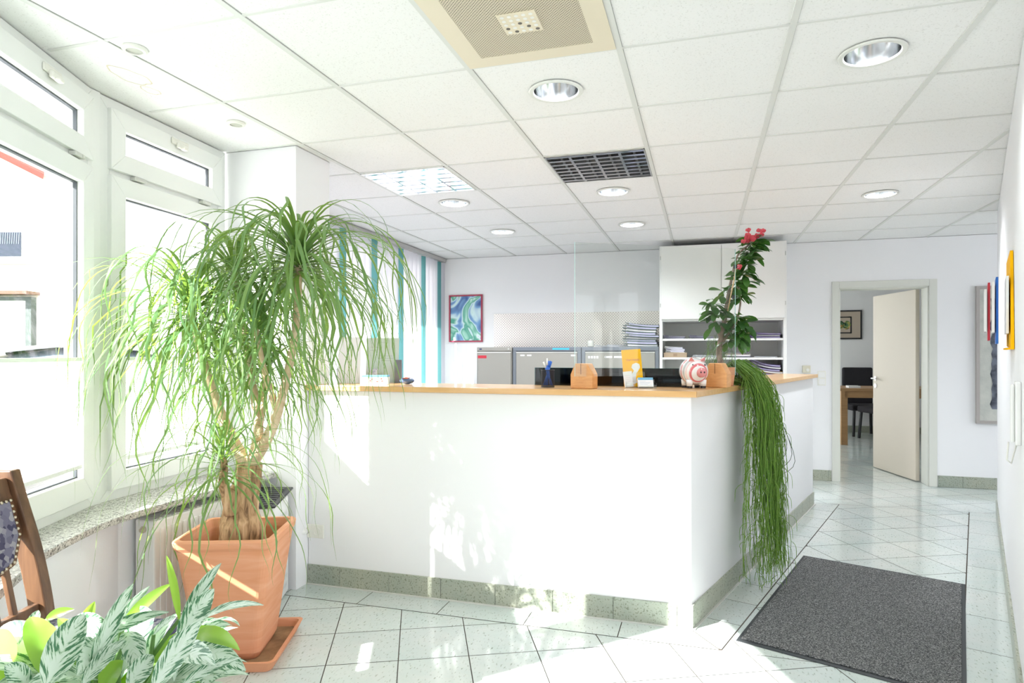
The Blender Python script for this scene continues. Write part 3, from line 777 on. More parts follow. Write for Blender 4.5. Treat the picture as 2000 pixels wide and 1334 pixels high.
def small(t):
    B().box(1.88, 2.58, FAR-.02, FAR-.004, 1.615, 2.08).build('mount', M_mount, t, Wd=1)
    b = B(); a, c, e, g = 2.00, 2.44, 1.70, 1.99
    for q in ((a, a+.02, e, g), (c-.02, c, e, g), (a, c, e, e+.02), (a, c, g-.02, g)): b.box(q[0], q[1], FAR-.024, FAR-.02, q[2], q[3])
    b.build('inner_border', M_black, t, Wd=1)
    B().box(a+.02, c-.02, FAR-.023, FAR-.0205, e+.02, g-.02).build('print', M_mount, t, Wd=1)
    b = B(); random.seed(5)
    for k in range(3):
        cx_, cz = 2.16+.10*k, 1.845; pts = [(cx_+(.062+random.uniform(-.012, .01))*math.cos(q*PI/7), FAR-.0245, cz+(.075+random.uniform(-.02, .01))*math.sin(q*PI/7)) for q in range(14)]
        b.add(pts, [tuple(range(14))])
    b.build('print_motif', M_art2, t, Wd=1)
picture('framed_print', 'small black-framed print with a beige mount on the wall of the far room', 1.86, 2.60, 1.60, 2.10, FAR, .025, M_black, small)

# ------------------------------------------------------------------ ceiling fittings
def downlight(loc, label):
    t = thing('downlight', label, 'ceiling light', loc, group='large round recessed downlights')
    B().lathe([(.1005, .0), (.122, .0), (.124, -.004), (.120, -.008), (.1035, -.0065), (.1005, -.002), (.1005, 0)], 40, cap=False).build('trim_ring', mat('trim_white', (.80, .81, .77), .4), t, smooth=False)
    b = B(); k = 40; prof = [(.1, -.001), (.1, .0), (.098, .03), (.090, .07), (.076, .10), (.074, .112)]
    b.lathe(prof[1:], k); b.f = b.f[:-2]; b.f = [f[::-1] for f in b.f]
    b.build('reflector', mat('mirror_reflector', (.80, .82, .84), .16, 1), t, smooth=True)
    b = B().lathe([(.001, .108), (.074, .110), (.074, .113), (.001, .113)], 32); b.build('cap', mat('reflector_cap', (.25, .27, .28), .4, .6), t)
    b = B().tube([(-.05, 0, .085), (.05, 0, .085)], .012, 12); b.build('lamp', mat('lamp_glass_white', (.8, .82, .84), .3), t, smooth=True)
    return t
dl = None
FILL_ENERGY = 42
DLS = [(-.64, 2.825, 'round downlight nearest the vent panel, alone in the middle of the near ceiling'), (.64, 2.83, 'largest round downlight, at the upper right of the ceiling'),
       (-.635, 4.695, 'round downlight just behind the dark louvre fitting'), (-1.885, 4.69, 'round downlight just behind the lit louvre fitting'),
       (-1.875, 5.925, 'far left round downlight above the tread plate'), (-.63, 5.93, 'far round downlight in front of the white cupboard doors'),
       (1.262, 5.34, 'round downlight at the right above the hall to the door')]
for x, y, lb in DLS:
    if dl is None: dl = downlight((x, y, CEIL), lb)
    else: copy_tree(dl, (x, y, CEIL), 0, lb)
    ld = bpy.data.lights.new('downlight_fill', 'SPOT'); lo = bpy.data.objects.new('downlight_fill', ld); C.objects.link(lo)
    ld.energy = 8 if y < 3 else FILL_ENERGY;   # fill added to brighten the room, weak in the two nearest unlit fittings
    ld.spot_size = R(155); ld.spot_blend = .8; ld.shadow_soft_size = .06; ld.color = (.93, .96, 1); lo.location = (x, y, CEIL+.02)
# holes for the reflectors in the ceiling board: real openings cut with a boolean
cut = B()
for x, y, lb in DLS: cut.lathe([(.1, -.03), (.1, .03), (.098, .035), (.098, .125)], 40, (x, y, CEIL))
# (the ceiling is assembled below from a sheet with openings)
sp = None
for x, y, lb in ((-2.128, 1.963, 'small round spotlight nearest the near street window'), (-2.312, 2.746, 'small round spotlight in front of the pillar')):
    if sp is None:
        sp = thing('spotlight', lb, 'ceiling light', (x, y, CEIL), group='small round spotlights by the street windows')
        B().lathe([(.030, -.001), (.030, -.010), (.040, -.009), (.046, -.004), (.046, .003), (.03, .003)], 32, cap=False).build('trim_ring', mat('spot_ring', (.78, .78, .72), .35), sp)
        B().lathe([(.001, -.004), (.0295, -.004), (.0295, -.001), (.001, -.001)], 28).build('lens', mat('spot_lens', (.60, .60, .54), .2), sp)
    else: copy_tree(sp, (x, y, CEIL), 0, lb)
def louvre(xc, yc, label, lit):
    t = thing('louvre_light', label, 'ceiling light', (xc, yc, CEIL), group='square louvre fittings')
    h = .300
    b = B()
    for a, c, e, g in ((-h, h, -h, -h+.008), (-h, h, h-.008, h), (-h, -h+.008, -h, h), (h-.008, h, -h, h)): b.box(a, c, e, g, -.004, .078)
    b.build('frame', M_steel if not lit else M_white, t)
    B().box(-h, h, -h, h, .074, .080).build('back_tray', mat('tray_dark', (.22, .23, .24), .4) if not lit else M_white, t)
    mirror = mat('louvre_mirror', (.72, .74, .77), .10, 1)
    b = B(); 
    for i in range(1, 4):
        x = -h+i*.15
        b.add([(x-.008, -h, -.002), (x+.008, -h, -.002), (x+.003, -h, .05), (x-.003, -h, .05), (x-.008, h, -.002), (x+.008, h, -.002), (x+.003, h, .05), (x-.003, h, .05)],
              [(0, 1, 2, 3), (7, 6, 5, 4), (0, 4, 5, 1), (1, 5, 6, 2), (2, 6, 7, 3), (3, 7, 4, 0)])
    b.build('reflector_bars', mirror, t)
    for j in range(6 if lit else 8):
        n = 6 if lit else 8
        y = -h+(j+.5)*(2*h/n); v = []
        pr = [(-.013, -.001), (.013, -.001), (.004, .045), (-.004, .045)]
        b = B().add([(-h+.008, y+p_, z) for p_, z in pr]+[(h-.008, y+p_, z) for p_, z in pr], [(0, 1, 2, 3), (7, 6, 5, 4), (0, 4, 5, 1), (1, 5, 6, 2), (2, 6, 7, 3), (3, 7, 4, 0)])
        b.build('lamella', mirror, t)
    for i in range(4):
        x = -h+.075+i*.15
        B().tube([(x, -h+.02, .055), (x, h-.02, .055)], .008, 10).build('tube', M_tube if lit else mat('tube_off', (.7, .72, .74), .3), t, smooth=True)
louvre(-1.878, 4.056, 'square louvre ceiling light, switched on and bluish white', True)
louvre(-.627, 4.056, 'dark unlit square louvre ceiling fitting', False)
# perforated vent panel
vx, vy = -.627, 2.19
t = thing('ceiling_vent', 'cream perforated metal vent panel in the ceiling', 'vent', (vx, vy, CEIL))
m_vent = mat('cream_vent_metal', (.80, .72, .56), .45)
b = B(); h = .302; k = .225; n = 54
# sheet with real holes: strips between holes in a staggered grid
b.box(-h, h, -h, -k, -.006, -.003); b.box(-h, h, k, h, -.006, -.003); b.box(-h, -k, -k, k, -.006, -.003); b.box(k, h, -k, k, -.006, -.003)
b.build('rim', m_vent, t)
m, nt, p = nodes('perforated_cream_sheet')
v = coord(nt, scale=(1, 1, 1), rot=(0, 0, R(45))); sx = N(nt, 'ShaderNodeSeparateXYZ'); lk(nt, v, sx.inputs[0])
pch = .0088
def mth2(op, a, b_=None):
    q = N(nt, 'ShaderNodeMath', operation=op)
    for i, x in enumerate((a, b_)):
        if x is None: continue
        if isinstance(x, (int, float)): q.inputs[i].default_value = x
        else: lk(nt, x, q.inputs[i])
    return q.outputs[0]
fx = mth2('SUBTRACT', mth2('PINGPONG', sx.outputs[0], pch/2), pch/4); fy = mth2('SUBTRACT', mth2('PINGPONG', sx.outputs[1], pch/2), pch/4)
fx = mth2('SUBTRACT', mth2('FRACT', mth2('DIVIDE', sx.outputs[0], pch)), .5); fy = mth2('SUBTRACT', mth2('FRACT', mth2('DIVIDE', sx.outputs[1], pch)), .5)
rad = mth2('SQRT', mth2('ADD', mth2('MULTIPLY', fx, fx), mth2('MULTIPLY', fy, fy)))
hole = mth2('GREATER_THAN', rad, .33)
p.inputs['Base Color'].default_value = (.80, .72, .56, 1); lk(nt, hole, p.inputs['Alpha']); p.inputs['Roughness'].default_value = .45
B().box(-k, k, -k, k, -.0055, -.0045).build('perforated_sheet', m, t)
B().box(-h, h, -h, h, .0, .003).build('backing', mat('vent_dark_backing', (.10, .08, .06), .9), t)
cc = .07
b = B().box(-cc, cc, -cc, cc, -.010, -.006); b.build('centre_plate', m_vent, t, bevel=.001)
b = B(); bw = B()
for i in range(5):
    for j in range(5):
        x, y = -.052+.026*i, -.052+.026*j
        tgt = b if (i+j*2) % 3 == 0 and j > 1 else bw
        tgt.lathe([(.0075, 0), (.0075, -.0012)], 16, (x, y, -.0098))
b.f = [f for f in b.f]
b.build('nozzle_hole', mat('nozzle_dark', (.16, .14, .12), .6), t); bw.build('nozzle_plug', mat('nozzle_white', (.86, .85, .80), .4), t)
# stains on the ceiling board
b = B()
for cx_, cy, rx, ry, w in ((-2.36, 2.155, .055, .10, .004), (-2.40, 2.30, .03, .05, .003)):
    n = 40; vs_ = []; random.seed(2)
    for j in range(n):
        a = 2*PI*j/n; q = 1+.08*math.sin(3*a)+.04*math.sin(7*a)
        for r_ in (1, 1-w/rx): vs_.append((cx_+rx*q*r_*math.cos(a), cy+ry*q*r_*math.sin(a), CEIL+.0032))
    b.add(vs_, [(2*j, 2*j+1, (2*j+3) % (2*n), (2*j+2) % (2*n)) for j in range(n)])
b.build('water_stain', M_stain, ce)

# ------------------------------------------------------------------ rebuild the ceiling board with round openings
me = ce.data
bpy.data.meshes.remove(me) if False else None
def sheet_with_holes():
    b = B(); z = CEIL+.004
    xs = [-3.6]+[-1.565+.6255*i for i in range(-2, 14)]; xs = [x for x in xs if x < 7]+[7]
    ys_ = [-3]+[1.88+.6225*j for j in range(-7, 9)]+[YB, 13]; ys_ = sorted(set(y for y in ys_ if -3 <= y <= 13))
    for i in range(len(xs)-1):
        for j in range(len(ys_)-1):
            x0, x1, y0, y1 = xs[i], xs[i+1], ys_[j], ys_[j+1]
            hs = [(x, y) for x, y, _ in DLS if x0 < x < x1 and y0 < y < y1]
            if any(x0 < lx < x1 and y0 < ly < y1 for lx, ly in ((-1.878, 4.056), (-.627, 4.056))): continue
            if not hs:
                q_ = [Vector((x0, y0)), Vector((x0, y1)), Vector((x1, y1)), Vector((x1, y0))]
                if y0 < 3.3:
                    q_ = clip(clip(q_, K-n1*.12, n1), K-n2*.12, n2)
                if len(q_) >= 3: b.add([(v_.x, v_.y, z) for v_ in q_], [tuple(range(len(q_)))])
                continue
            cx_, cy = hs[0]; n = 40; vs_ = []
            for k_ in range(n):
                a = 2*PI*k_/n; ca, sa = math.cos(a), math.sin(a)
                tt = min(((x1-cx_)/ca if ca > 1e-9 else (x0-cx_)/ca if ca < -1e-9 else 1e9), ((y1-cy)/sa if sa > 1e-9 else (y0-cy)/sa if sa < -1e-9 else 1e9))
                vs_ += [(cx_+.1*ca, cy+.1*sa, z), (cx_+tt*ca, cy+tt*sa, z)]
            fs_ = [(2*k_, (2*k_+2) % (2*n), (2*k_+3) % (2*n), 2*k_+1) for k_ in range(n)]
            b.add(vs_, fs_)
            for (X, Y) in ((x0, y0), (x1, y0), (x1, y1), (x0, y1)):   # corner fillers
                ang = math.atan2(Y-cy, X-cx_) % (2*PI); k0 = int(ang/(2*PI/n)); a0, a1 = vs_[2*k0+1], vs_[(2*k0+3) % (2*n)]
                b.add([a0, a1, (X, Y, z)], [(0, 1, 2)])
    q_ = [Vector((-3.6, 3.3)), Vector((-3.6, 13)), Vector((7, 13)), Vector((7, -3)), Vector((-3.6, -3))]
    kk = K-n1*.12; e_ = kk+D1*((-3-kk.y)/D1.y); k2 = K-n2*.12+D2*((3.3-K.y)/D2.y)
    q_ = [Vector((-3.6, 3.3)), Vector((-3.6, 13)), Vector((7, 13)), Vector((7, -3)), e_, kk, k2]
    b.add([(v_.x, v_.y, CEIL+.16) for v_ in q_], [tuple(range(7))])
    for a_ in range(7):
        u_, w_ = q_[a_], q_[(a_+1) % 7]; b.add([(u_.x, u_.y, z), (w_.x, w_.y, z), (w_.x, w_.y, CEIL+.16), (u_.x, u_.y, CEIL+.16)], [(0, 1, 2, 3)])
    return b
sb = sheet_with_holes(); nm = bpy.data.meshes.new('ceiling'); nm.from_pydata([tuple(q) for q in sb.v], [], sb.f); nm.materials.append(M_ceil); ce.data = nm

# ------------------------------------------------------------------ floor mat
t = thing('floor_mat', 'grey speckled entrance mat with a black rubber edge on the hall floor', 'mat', (.85, 3.75, 0))
mc = [(.146, 3.174), (.640, 4.640), (1.465, 4.330), (.975, 2.865)]
ct = (sum(q[0] for q in mc)/4, sum(q[1] for q in mc)/4)
def shrink(k): 
    r = []
    for x, y in mc: v = Vector((ct[0]-x, ct[1]-y)).normalized()*k*1.41; r.append((x+v.x, y+v.y))
    return r[::-1]
B().prism(shrink(0), .0008, .004).build('rubber_edge', M_rubber, t, Wd=1, bevel=.001)
b = B(); q = shrink(.024)
b.prism(q, .004, .010); b.build('pile', M_mat, t, Wd=1, bevel=.002)
fl_m = t

# ------------------------------------------------------------------ radiator
t = thing('radiator', 'white panel radiator under the sill behind the terracotta pot', 'radiator', (-2.42, 2.7, .06))
b = B(); b.box(-2.475, -2.363, 2.285, 2.80, .10, .598)
b.build('body', M_white, t, bevel=.008, Wd=1)
b = B()
for i in range(14): y = 2.315+i*.033; b.box(-2.366, -2.359, y, y+.02, .14, .56)
b.build('front_ribs', M_white, t, bevel=.003, Wd=1)
b = B()
for i in range(17): b.box(-2.46, -2.378, 2.30+i*.028, 2.312+i*.028, .597, .6005)
b.build('top_grille', M_white, t, Wd=1)
b = B().lathe([(.016, 0), (.016, .006), (.009, .008), (.009, .018), (.005, .02)], 20, (-2.425, 2.285, .555), Matrix.Rotation(R(90), 3, 'X'))
b.build('bleed_valve', mat('brass_nickel', (.6, .55, .45), .3, 1), t, Wd=1)
b = B()
for y in (2.4, 2.7): b.tube([(-2.42, y, .0), (-2.42, y, .11)], .009, 10)
b.build('pipes', M_white, t, Wd=1)

# ------------------------------------------------------------------ dehumidifier box
t = thing('air_purifier', 'white box-shaped air purifier with a black top grille behind the terracotta pot', 'appliance', (-2.235, 2.955, 0), R(22))
hw, hd = .13, .0
q0 = Vector((-2.365, 3.15)); 
b = B(); b.box(-.20, .035, -.17, .155, .004, .548); b.build('housing', M_white, t, bevel=.012)
b = B(); 
for i in range(16):
    for j in range(9):
        y, z = -.155+.0175*i+(.009 if j % 2 else 0), .06+.05*j
        b.add([(.0355, y, z+.02), (.0355, y+.006, z), (.0355, y, z-.02), (.0355, y-.006, z)], [(0, 1, 2, 3)])
b.build('side_lattice', mat('lattice_grey', (.66, .67, .67), .5), t)
b = B()
b.add([(-.19, -.18, .560), (.05, -.18, .560), (.07, .12, .60), (-.18, .14, .60), (-.19, -.18, .550), (.05, -.18, .550), (.07, .12, .588), (-.18, .14, .588)],
      [(0, 1, 2, 3), (7, 6, 5, 4), (0, 4, 5, 1), (1, 5, 6, 2), (2, 6, 7, 3), (3, 7, 4, 0)])
b.build('top_grille', M_black, t, bevel=.004)
b = B()
for i in range(9): y = -.17+.03*i; z = .5605+(y+.2)/.3*.04; b.box(-.16, .03, y, y+.010, z+.0005, z+.003)
b.build('grille_bars', mat('dark_grey_bars', (.12, .12, .13), .4), t)
B().box(-.10, -.04, -.1, .1, .548, .575).build('hinge_block', M_black, t)

# ------------------------------------------------------------------ terracotta pot and ponytail palm
PX, PY, PR = -2.03, 2.425, R(20)
def sq(h, r, z, n=5):
    pts = []
    for k, (sx, sy) in enumerate(((1, 1), (-1, 1), (-1, -1), (1, -1))):
        for i in range(n+1):
            a = PI/2*k+PI/2*i/n; pts.append(Vector((sx*(h-r)+r*math.cos(a), sy*(h-r)+r*math.sin(a), z)))
    return pts
def loft(rings, capb=True, capt=True):
    b = B(); n = len(rings[0]); vs = [q for r_ in rings for q in r_]
    fs = [(i*n+j, i*n+(j+1) % n, (i+1)*n+(j+1) % n, (i+1)*n+j) for i in range(len(rings)-1) for j in range(n)]
    if capb: fs.append(tuple(range(n))[::-1])
    if capt: fs.append(tuple(range((len(rings)-1)*n, len(rings)*n)))
    return b.add(vs, fs)
t = thing('plant_saucer', 'square terracotta saucer on the floor under the big plant pot', 'saucer', (PX-.005, PY, .0), PR)
loft([sq(.215, .03, .001), sq(.235, .03, .045), sq(.238, .03, .048), sq(.222, .025, .048), sq(.205, .02, .012)]).build('dish', M_terra, t)
loft([sq(.206, .02, .013), sq(.206, .02, .016)]).build('dried_sediment', mat('dry_silt', (.22, .12, .06), .95, noise=(12, (.42, .24, .12))), t)
palm = thing('potted_ponytail_palm', 'large ponytail palm with a swollen trunk in a square terracotta pot', 'potted plant', (PX, PY, .017), PR)
prof = [(.125, 0), (.14, .03), (.155, .15), (.172, .30), (.188, .42), (.198, .49), (.206, .505), (.210, .53), (.206, .538), (.188, .538), (.176, .50), (.165, .40)]
loft([sq(h, .035, z) for h, z in prof], True, True).build('pot', M_terra, palm, smooth=False)
loft([sq(.166, .03, .403), sq(.167, .03, .425)]).build('soil', M_soil, palm)
inv = PM[palm.name].inverted()
def palm_local(q): return inv @ q
# trunk in world coordinates
def spline(pts, n=6):
    out = []; P_ = [pts[0]]+list(pts)+[pts[-1]]
    for i in range(1, len(P_)-2):
        for k in range(n):
            u = k/n; a, b_, c, d = P_[i-1], P_[i], P_[i+1], P_[i+2]
            out.append(.5*((2*b_)+(c-a)*u+(2*a-5*b_+4*c-d)*u*u+(3*b_-a-3*c+d)*u**3))
    out.append(P_[-2]); return out
def lerpr(rs, n):
    out = []
    for i in range(len(rs)-1):
        for k in range(n): out.append(rs[i]+(rs[i+1]-rs[i])*k/n)
    return out+[rs[-1]]
def rough_tube(b, pts, rs, n=24, k=6, amp=.12, seed=1):
    path = spline([Vector(q) for q in pts], k); rr_ = lerpr(rs, k)
    o = len(b.v); b.tube(path, rr_, n)
    rnd = random.Random(seed); ph = [rnd.uniform(0, 6) for _ in range(8)]
    for i in range(len(path)):
        for j in range(n):
            q = b.v[o+i*n+j]; a = 2*PI*j/n
            f = 1+amp*(.5*math.sin(3*a+ph[0]+i*.25)+.35*math.sin(5*a+ph[1]-i*.3)+.3*math.sin(9*a+ph[2]+i*.15)+.2*math.sin(i*1.1+ph[3]))
            b.v[o+i*n+j] = path[i]+(q-path[i])*f
hA, hB, hC, hD, hE = cw(372, 600, 2.80), cw(458, 530, 3.02), cw(583, 505, 2.78), cw(437, 898, 2.72), cw(520, 720, 3.0)
hF, hG = cw(500, 640, 2.7), cw(425, 700, 3.0)
T0 = cw(472, 1045, 2.92); T1 = cw(475, 985, 2.92); T2 = cw(484, 940, 2.91); T3 = cw(486, 905, 2.90)
b = B(); rough_tube(b, [T0+Vector((0, 0, -.12)), T0, T1, T2, T3], [.115, .098, .072, .058, .05], 28, 7, .14, 3)
b.build('trunk', M_bark, palm, smooth=True, Wd=1)
b = B(); rough_tube(b, [T0+Vector((-.05, 0, .03)), cw(448, 980, 2.86), cw(436, 945, 2.82), cw(438, 915, 2.76), hD], [.03, .026, .02, .014, .012], 14, 5, .12, 5)
rough_tube(b, [cw(455, 1000, 2.87), cw(445, 965, 2.85), cw(438, 962, 2.84)], [.045, .03, .012], 14, 4, .2, 8)
b.build('side_stem', M_bark, palm, smooth=True, Wd=1)
bb_ = B()
rough_tube(bb_, [T3-Vector((0, 0, .02)), cw(455, 860, 2.9), cw(425, 790, 2.88), cw(395, 700, 2.84), hA], [.03, .025, .021, .017, .014], 12, 6, .06, 9)
bb_.build('branch', M_branch, palm, smooth=True, Wd=1)
bb_ = B(); rough_tube(bb_, [T3-Vector((0, 0, .02)), cw(505, 850, 2.9), cw(498, 780, 2.95), cw(478, 660, 3.0), hB], [.028, .022, .018, .015, .013], 12, 6, .06, 10)
bb_.build('branch', M_branch, palm, smooth=True, Wd=1)
bb_ = B(); rough_tube(bb_, [T3-Vector((0, 0, .02)), cw(525, 850, 2.86), cw(552, 770, 2.83), cw(578, 640, 2.80), hC], [.03, .024, .019, .016, .014], 12, 6, .06, 11)
bb_.build('branch', M_branch, palm, smooth=True, Wd=1)
bb_ = B(); rough_tube(bb_, [cw(503, 845, 2.9), cw(515, 790, 2.95), hE], [.017, .014, .012], 10, 5, .06, 12)
rough_tube(bb_, [cw(540, 800, 2.86), cw(515, 720, 2.78), hF], [.015, .013, .011], 10, 5, .06, 13)
bb_.build('branch', M_branch, palm, smooth=True, Wd=1)
def blocked(q):
    p2 = Vector((q.x, q.y))
    if (p2-K).dot(n1) < .045 and p2.y < K.y+.05: return True
    if (p2-K).dot(n2) < .045: return True
    if q.y > 3.11 and q.x < -2.20: return True
    if q.y > 3.235: return True
    return False
def leaf_path(h, az, el0, L, rnd, n=16, droop=1.25):
    p_ = h.copy(); path = [p_.copy()]; sides = []; st = L/n
    w1_, w2_ = rnd.uniform(-.35, .35), rnd.uniform(0, 6.28); tw = rnd.uniform(-1.5, 1.5)
    a = az
    for i in range(n):
        u = min(1, (i+.5)/n*droop); u = u*u*(3-2*u)
        el = el0-(el0+R(86))*u
        aa = a+w1_*math.sin(i*.45+w2_)*(.3+u)
        d = Vector((math.cos(el)*math.cos(aa), math.cos(el)*math.sin(aa), math.sin(el)))
        if i > n*.55: d += Vector((math.cos(aa+1.57), math.sin(aa+1.57), 0))*(.42*math.sin(i*.75+w2_))
        q = p_+d.normalized()*st
        if blocked(q): 
            q2 = Vector((p_.x, p_.y, p_.z-st*.9))
            q = q2
        if q.z < .69 and q.x < -2.33: break
        if q.z < .03: break
        path.append(q.copy()); p_ = q
    for i in range(len(path)):
        u = i/max(1, len(path)-1); ang = az+PI/2+tw*u*u
        sides.append(Vector((math.cos(ang), math.sin(ang), .15*math.sin(w2_+i))))
    return path, sides
def crown(h, n, Lr, seed, part='leaves', w=.0085, upr=.25):
    rnd = random.Random(seed); b = B()
    for i in range(n):
        f = i/n; az = i*2.39996+rnd.uniform(-.2, .2)
        el0 = R(80)-R(100)*f**.8+R(rnd.uniform(-9, 9))
        L = rnd.uniform(*Lr)*(1 if f > .12 else .55+.4*f/.12)
        base = h+Vector((math.cos(az), math.sin(az), 0))*.012+Vector((0, 0, .05-.13*f))
        path, sides = leaf_path(base, az, el0, L, rnd, 18, rnd.uniform(1.05, 1.45))
        if len(path) < 5: continue
        k = len(path); ww = w*rnd.uniform(.75, 1.15)
        ws = [ww*min(1, .75+2.0*j/k)*max(.03, (1-(j/(k-1))**1.8)) for j in range(k)]
        b.ribbon(path, ws, sides, .25)
    return b.build('leaf_crown', M_palm, palm, smooth=True, Wd=1)
crown(hA, 150, (.62, 1.0), 21)
crown(hB, 95, (.55, .95), 22)
crown(hC, 175, (.62, 1.02), 23)
crown(hD, 70, (.45, .85), 24, w=.006)
crown(hE, 70, (.42, .75), 25, w=.0075)
crown(hF, 60, (.45, .8), 26, w=.0075)
crown(hG, 40, (.4, .7), 27, w=.0075)

# ------------------------------------------------------------------ old chair by the window
def cam_thing_loc(px, d): q = cw(px, 691, d); return q
t0 = cw(85, 691, 1.90)     # foot of the back post by the window
chr_ = thing('carved_chair', 'dark oak chair with a studded patterned back and seat by the window sill', 'chair', (t0.x, t0.y, 0), YAW)
# local: +x to the right of the picture (the way the chair faces), +y away from the eye, origin at the window-side back foot
def post(yy):
    pts = [(.03, 0), (-.005, .25), (.0, .50), (-.010, .62), (-.045, .78), (-.088, .92), (-.112, 1.005)]
    pts = [(x, z) for x, z in pts]
    b = B(); P_ = spline([Vector((x, 0, z)) for x, z in pts], 4)
    for i in range(len(P_)-1):
        pass
    vs_ = []; 
    for q in P_:
        wv = .026 if q.z < .5 else .026+.006*(q.z-.5)
        for dx, dy in ((-wv, -.019), (wv, -.019), (wv, .019), (-wv, .019)): vs_.append((q.x+dx, yy+dy, q.z))
    n = 4; k = len(P_)
    b.add(vs_, [(i*n+j, i*n+(j+1) % n, (i+1)*n+(j+1) % n, (i+1)*n+j) for i in range(k-1) for j in range(n)]+[(3, 2, 1, 0), tuple(range((k-1)*n, k*n))])
    return b
for yy in (0, -.43): post(yy).build('back_post', M_oak, chr_, bevel=.004)
def bx(z):   # x of the back at height z
    pts = [(.0, .50), (-.010, .62), (-.045, .78), (-.088, .92), (-.112, 1.005)]
    for (a, z0), (c, z1) in zip(pts, pts[1:]):
        if z <= z1: return a+(c-a)*(z-z0)/(z1-z0)
    return -.112
b = B(); xx = bx(.60); b.box(xx-.011, xx+.011, -.41, -.02, .585, .615); b.build('lower_rail', M_oak, chr_, bevel=.003)
b = B(); xx = bx(.965)
b.add([(bx(z)+dx, y, z) for z in (.93, .985) for dx, y in ((-.013, -.41), (.013, -.41), (.013, -.02), (-.013, -.02))], [(0, 3, 2, 1), (4, 5, 6, 7), (0, 1, 5, 4), (1, 2, 6, 5), (2, 3, 7, 6), (3, 0, 4, 7)])
b.build('top_rail', M_oak, chr_, bevel=.003)
# shield-shaped upholstered back pad, wood surround and studs
cy, czz = -.215, .825
outl_ = [(.18, .10), (.175, .0), (.13, -.07), (.0, -.105), (-.13, -.07), (-.175, .0), (-.18, .10)]
def padpts(k, dx): return [Vector((bx(czz+z*k)+dx, cy+y*k, czz+z*k)) for y, z in outl_]
b = B(); a = padpts(1.12, -.012); c = padpts(1.12, .012); n = len(a)
b.add(a+c, [tuple(range(n)), tuple(range(n, 2*n))[::-1]]+[(i, n+i, n+(i+1) % n, (i+1) % n) for i in range(n)]); b.build('back_surround', M_oak, chr_, bevel=.003)
b = B(); a = padpts(.97, -.012); c = padpts(.97, .024); 
b.add(a+c, [tuple(range(n)), tuple(range(n, 2*n))[::-1]]+[(i, n+i, n+(i+1) % n, (i+1) % n) for i in range(n)]); pad = b.build('back_pad', M_uph, chr_, bevel=.008)
b = B(); pp = padpts(.97, .022)
for i in range(n):
    a, c = pp[i], pp[(i+1) % n]; m_ = max(2, int((c-a).length/.016))
    for k in range(m_): b.ball(a+(c-a)*k/m_, .0052, 8)
b.build('studs', mat('old_brass_studs', (.55, .48, .36), .3, 1), pad, smooth=True)
for yy, z0, z1 in ((-.10, .60, .75), (-.16, .60, .73), (-.215, .60, .725), (-.27, .60, .73), (-.33, .60, .75)):
    b = B(); b.add([(bx(z)+dx, yy+dy, z) for z in (z0, z1) for dx, dy in ((-.007, -.009), (.007, -.009), (.007, .009), (-.007, .009))], [(0, 3, 2, 1), (4, 5, 6, 7), (0, 1, 5, 4), (1, 2, 6, 5), (2, 3, 7, 6), (3, 0, 4, 7)])
    b.build('back_spindle', M_oak, chr_, bevel=.002)
b = B(); b.box(.0, .44, -.45, .02, .475, .535); b.build('seat_rail', M_oak, chr_, bevel=.006)
b = B(); b.box(.02, .425, -.435, .005, .535, .565); b.build('seat_pad', M_uph, chr_, bevel=.014)
for yy in (0, -.43): B().add([(.41+sx*(.022 if z else .015), yy+sy*(.022 if z else .015), z) for z in (0, .475) for sx, sy in ((-1, -1), (1, -1), (1, 1), (-1, 1))], [(0, 3, 2, 1), (4, 5, 6, 7), (0, 1, 5, 4), (1, 2, 6, 5), (2, 3, 7, 6), (3, 0, 4, 7)]).build('front_leg', M_oak, chr_, bevel=.003)
b = B(); b.box(.02, .40, -.011, .011, .2, .225); b.box(.02, .40, -.441, -.419, .2, .225); b.box(.2, .222, -.43, .0, .2, .225); b.build('stretcher', M_oak, chr_, bevel=.002)

# ------------------------------------------------------------------ variegated plant in the foreground
AG = cw(215, 691, 1.18)
ag = thing('potted_aglaonema', 'silver-variegated leafy plant in the near left corner', 'potted plant', (AG.x, AG.y, 0))
b = B().lathe([(.09, 0), (.10, .02), (.15, .60), (.155, .62), (.145, .62), (.14, .585), (.001, .58)], 40); b.build('planter', mat('white_planter', (.7, .7, .68), .4), ag, smooth=False)
def agleaf(b, p0, d0, L, w, up, roll=0, arch=1.1, n=12, curl=.18):
    d = Vector(d0).normalized(); side = d.cross(Vector((0, 0, 1)))
    side = side.normalized() if side.length > .05 else Vector((1, 0, 0))
    side = (Matrix.Rotation(roll, 3, d) @ side)
    pts = [Vector(p0)]; el = 0; ax = d.cross(Vector((0, 0, 1))).normalized()
    for i in range(n):
        a = -arch*((i+1)/n)**1.2/n*1.6
        d = Matrix.Rotation(a*1.0, 3, ax) @ d
        pts.append(pts[-1]+d*(L/n))
    ws = []
    for i in range(n+1):
        u = i/n; ws.append(w*max(.015, (math.sin(PI*u**.75)**.85)))
    k = len(pts); vs_ = []; uv = []
    for i in range(k):
        tt = (pts[min(i+1, k-1)]-pts[max(i-1, 0)]).normalized(); sd_ = (side-tt*side.dot(tt)).normalized(); upv = sd_.cross(tt)
        for j in range(7):
            e_ = (j-3)/3; wob = .04*math.sin(i*1.7+j)
            vs_.append(pts[i]+sd_*(ws[i]*e_)+upv*(ws[i]*(curl*1.6*abs(e_)**1.3+wob*abs(e_)))); uv.append((j/6, i/(k-1)))
    b.add(vs_, [(i*7+j, i*7+j+1, (i+1)*7+j+1, (i+1)*7+j) for i in range(k-1) for j in range(6)], uv)
rnd = random.Random(11)
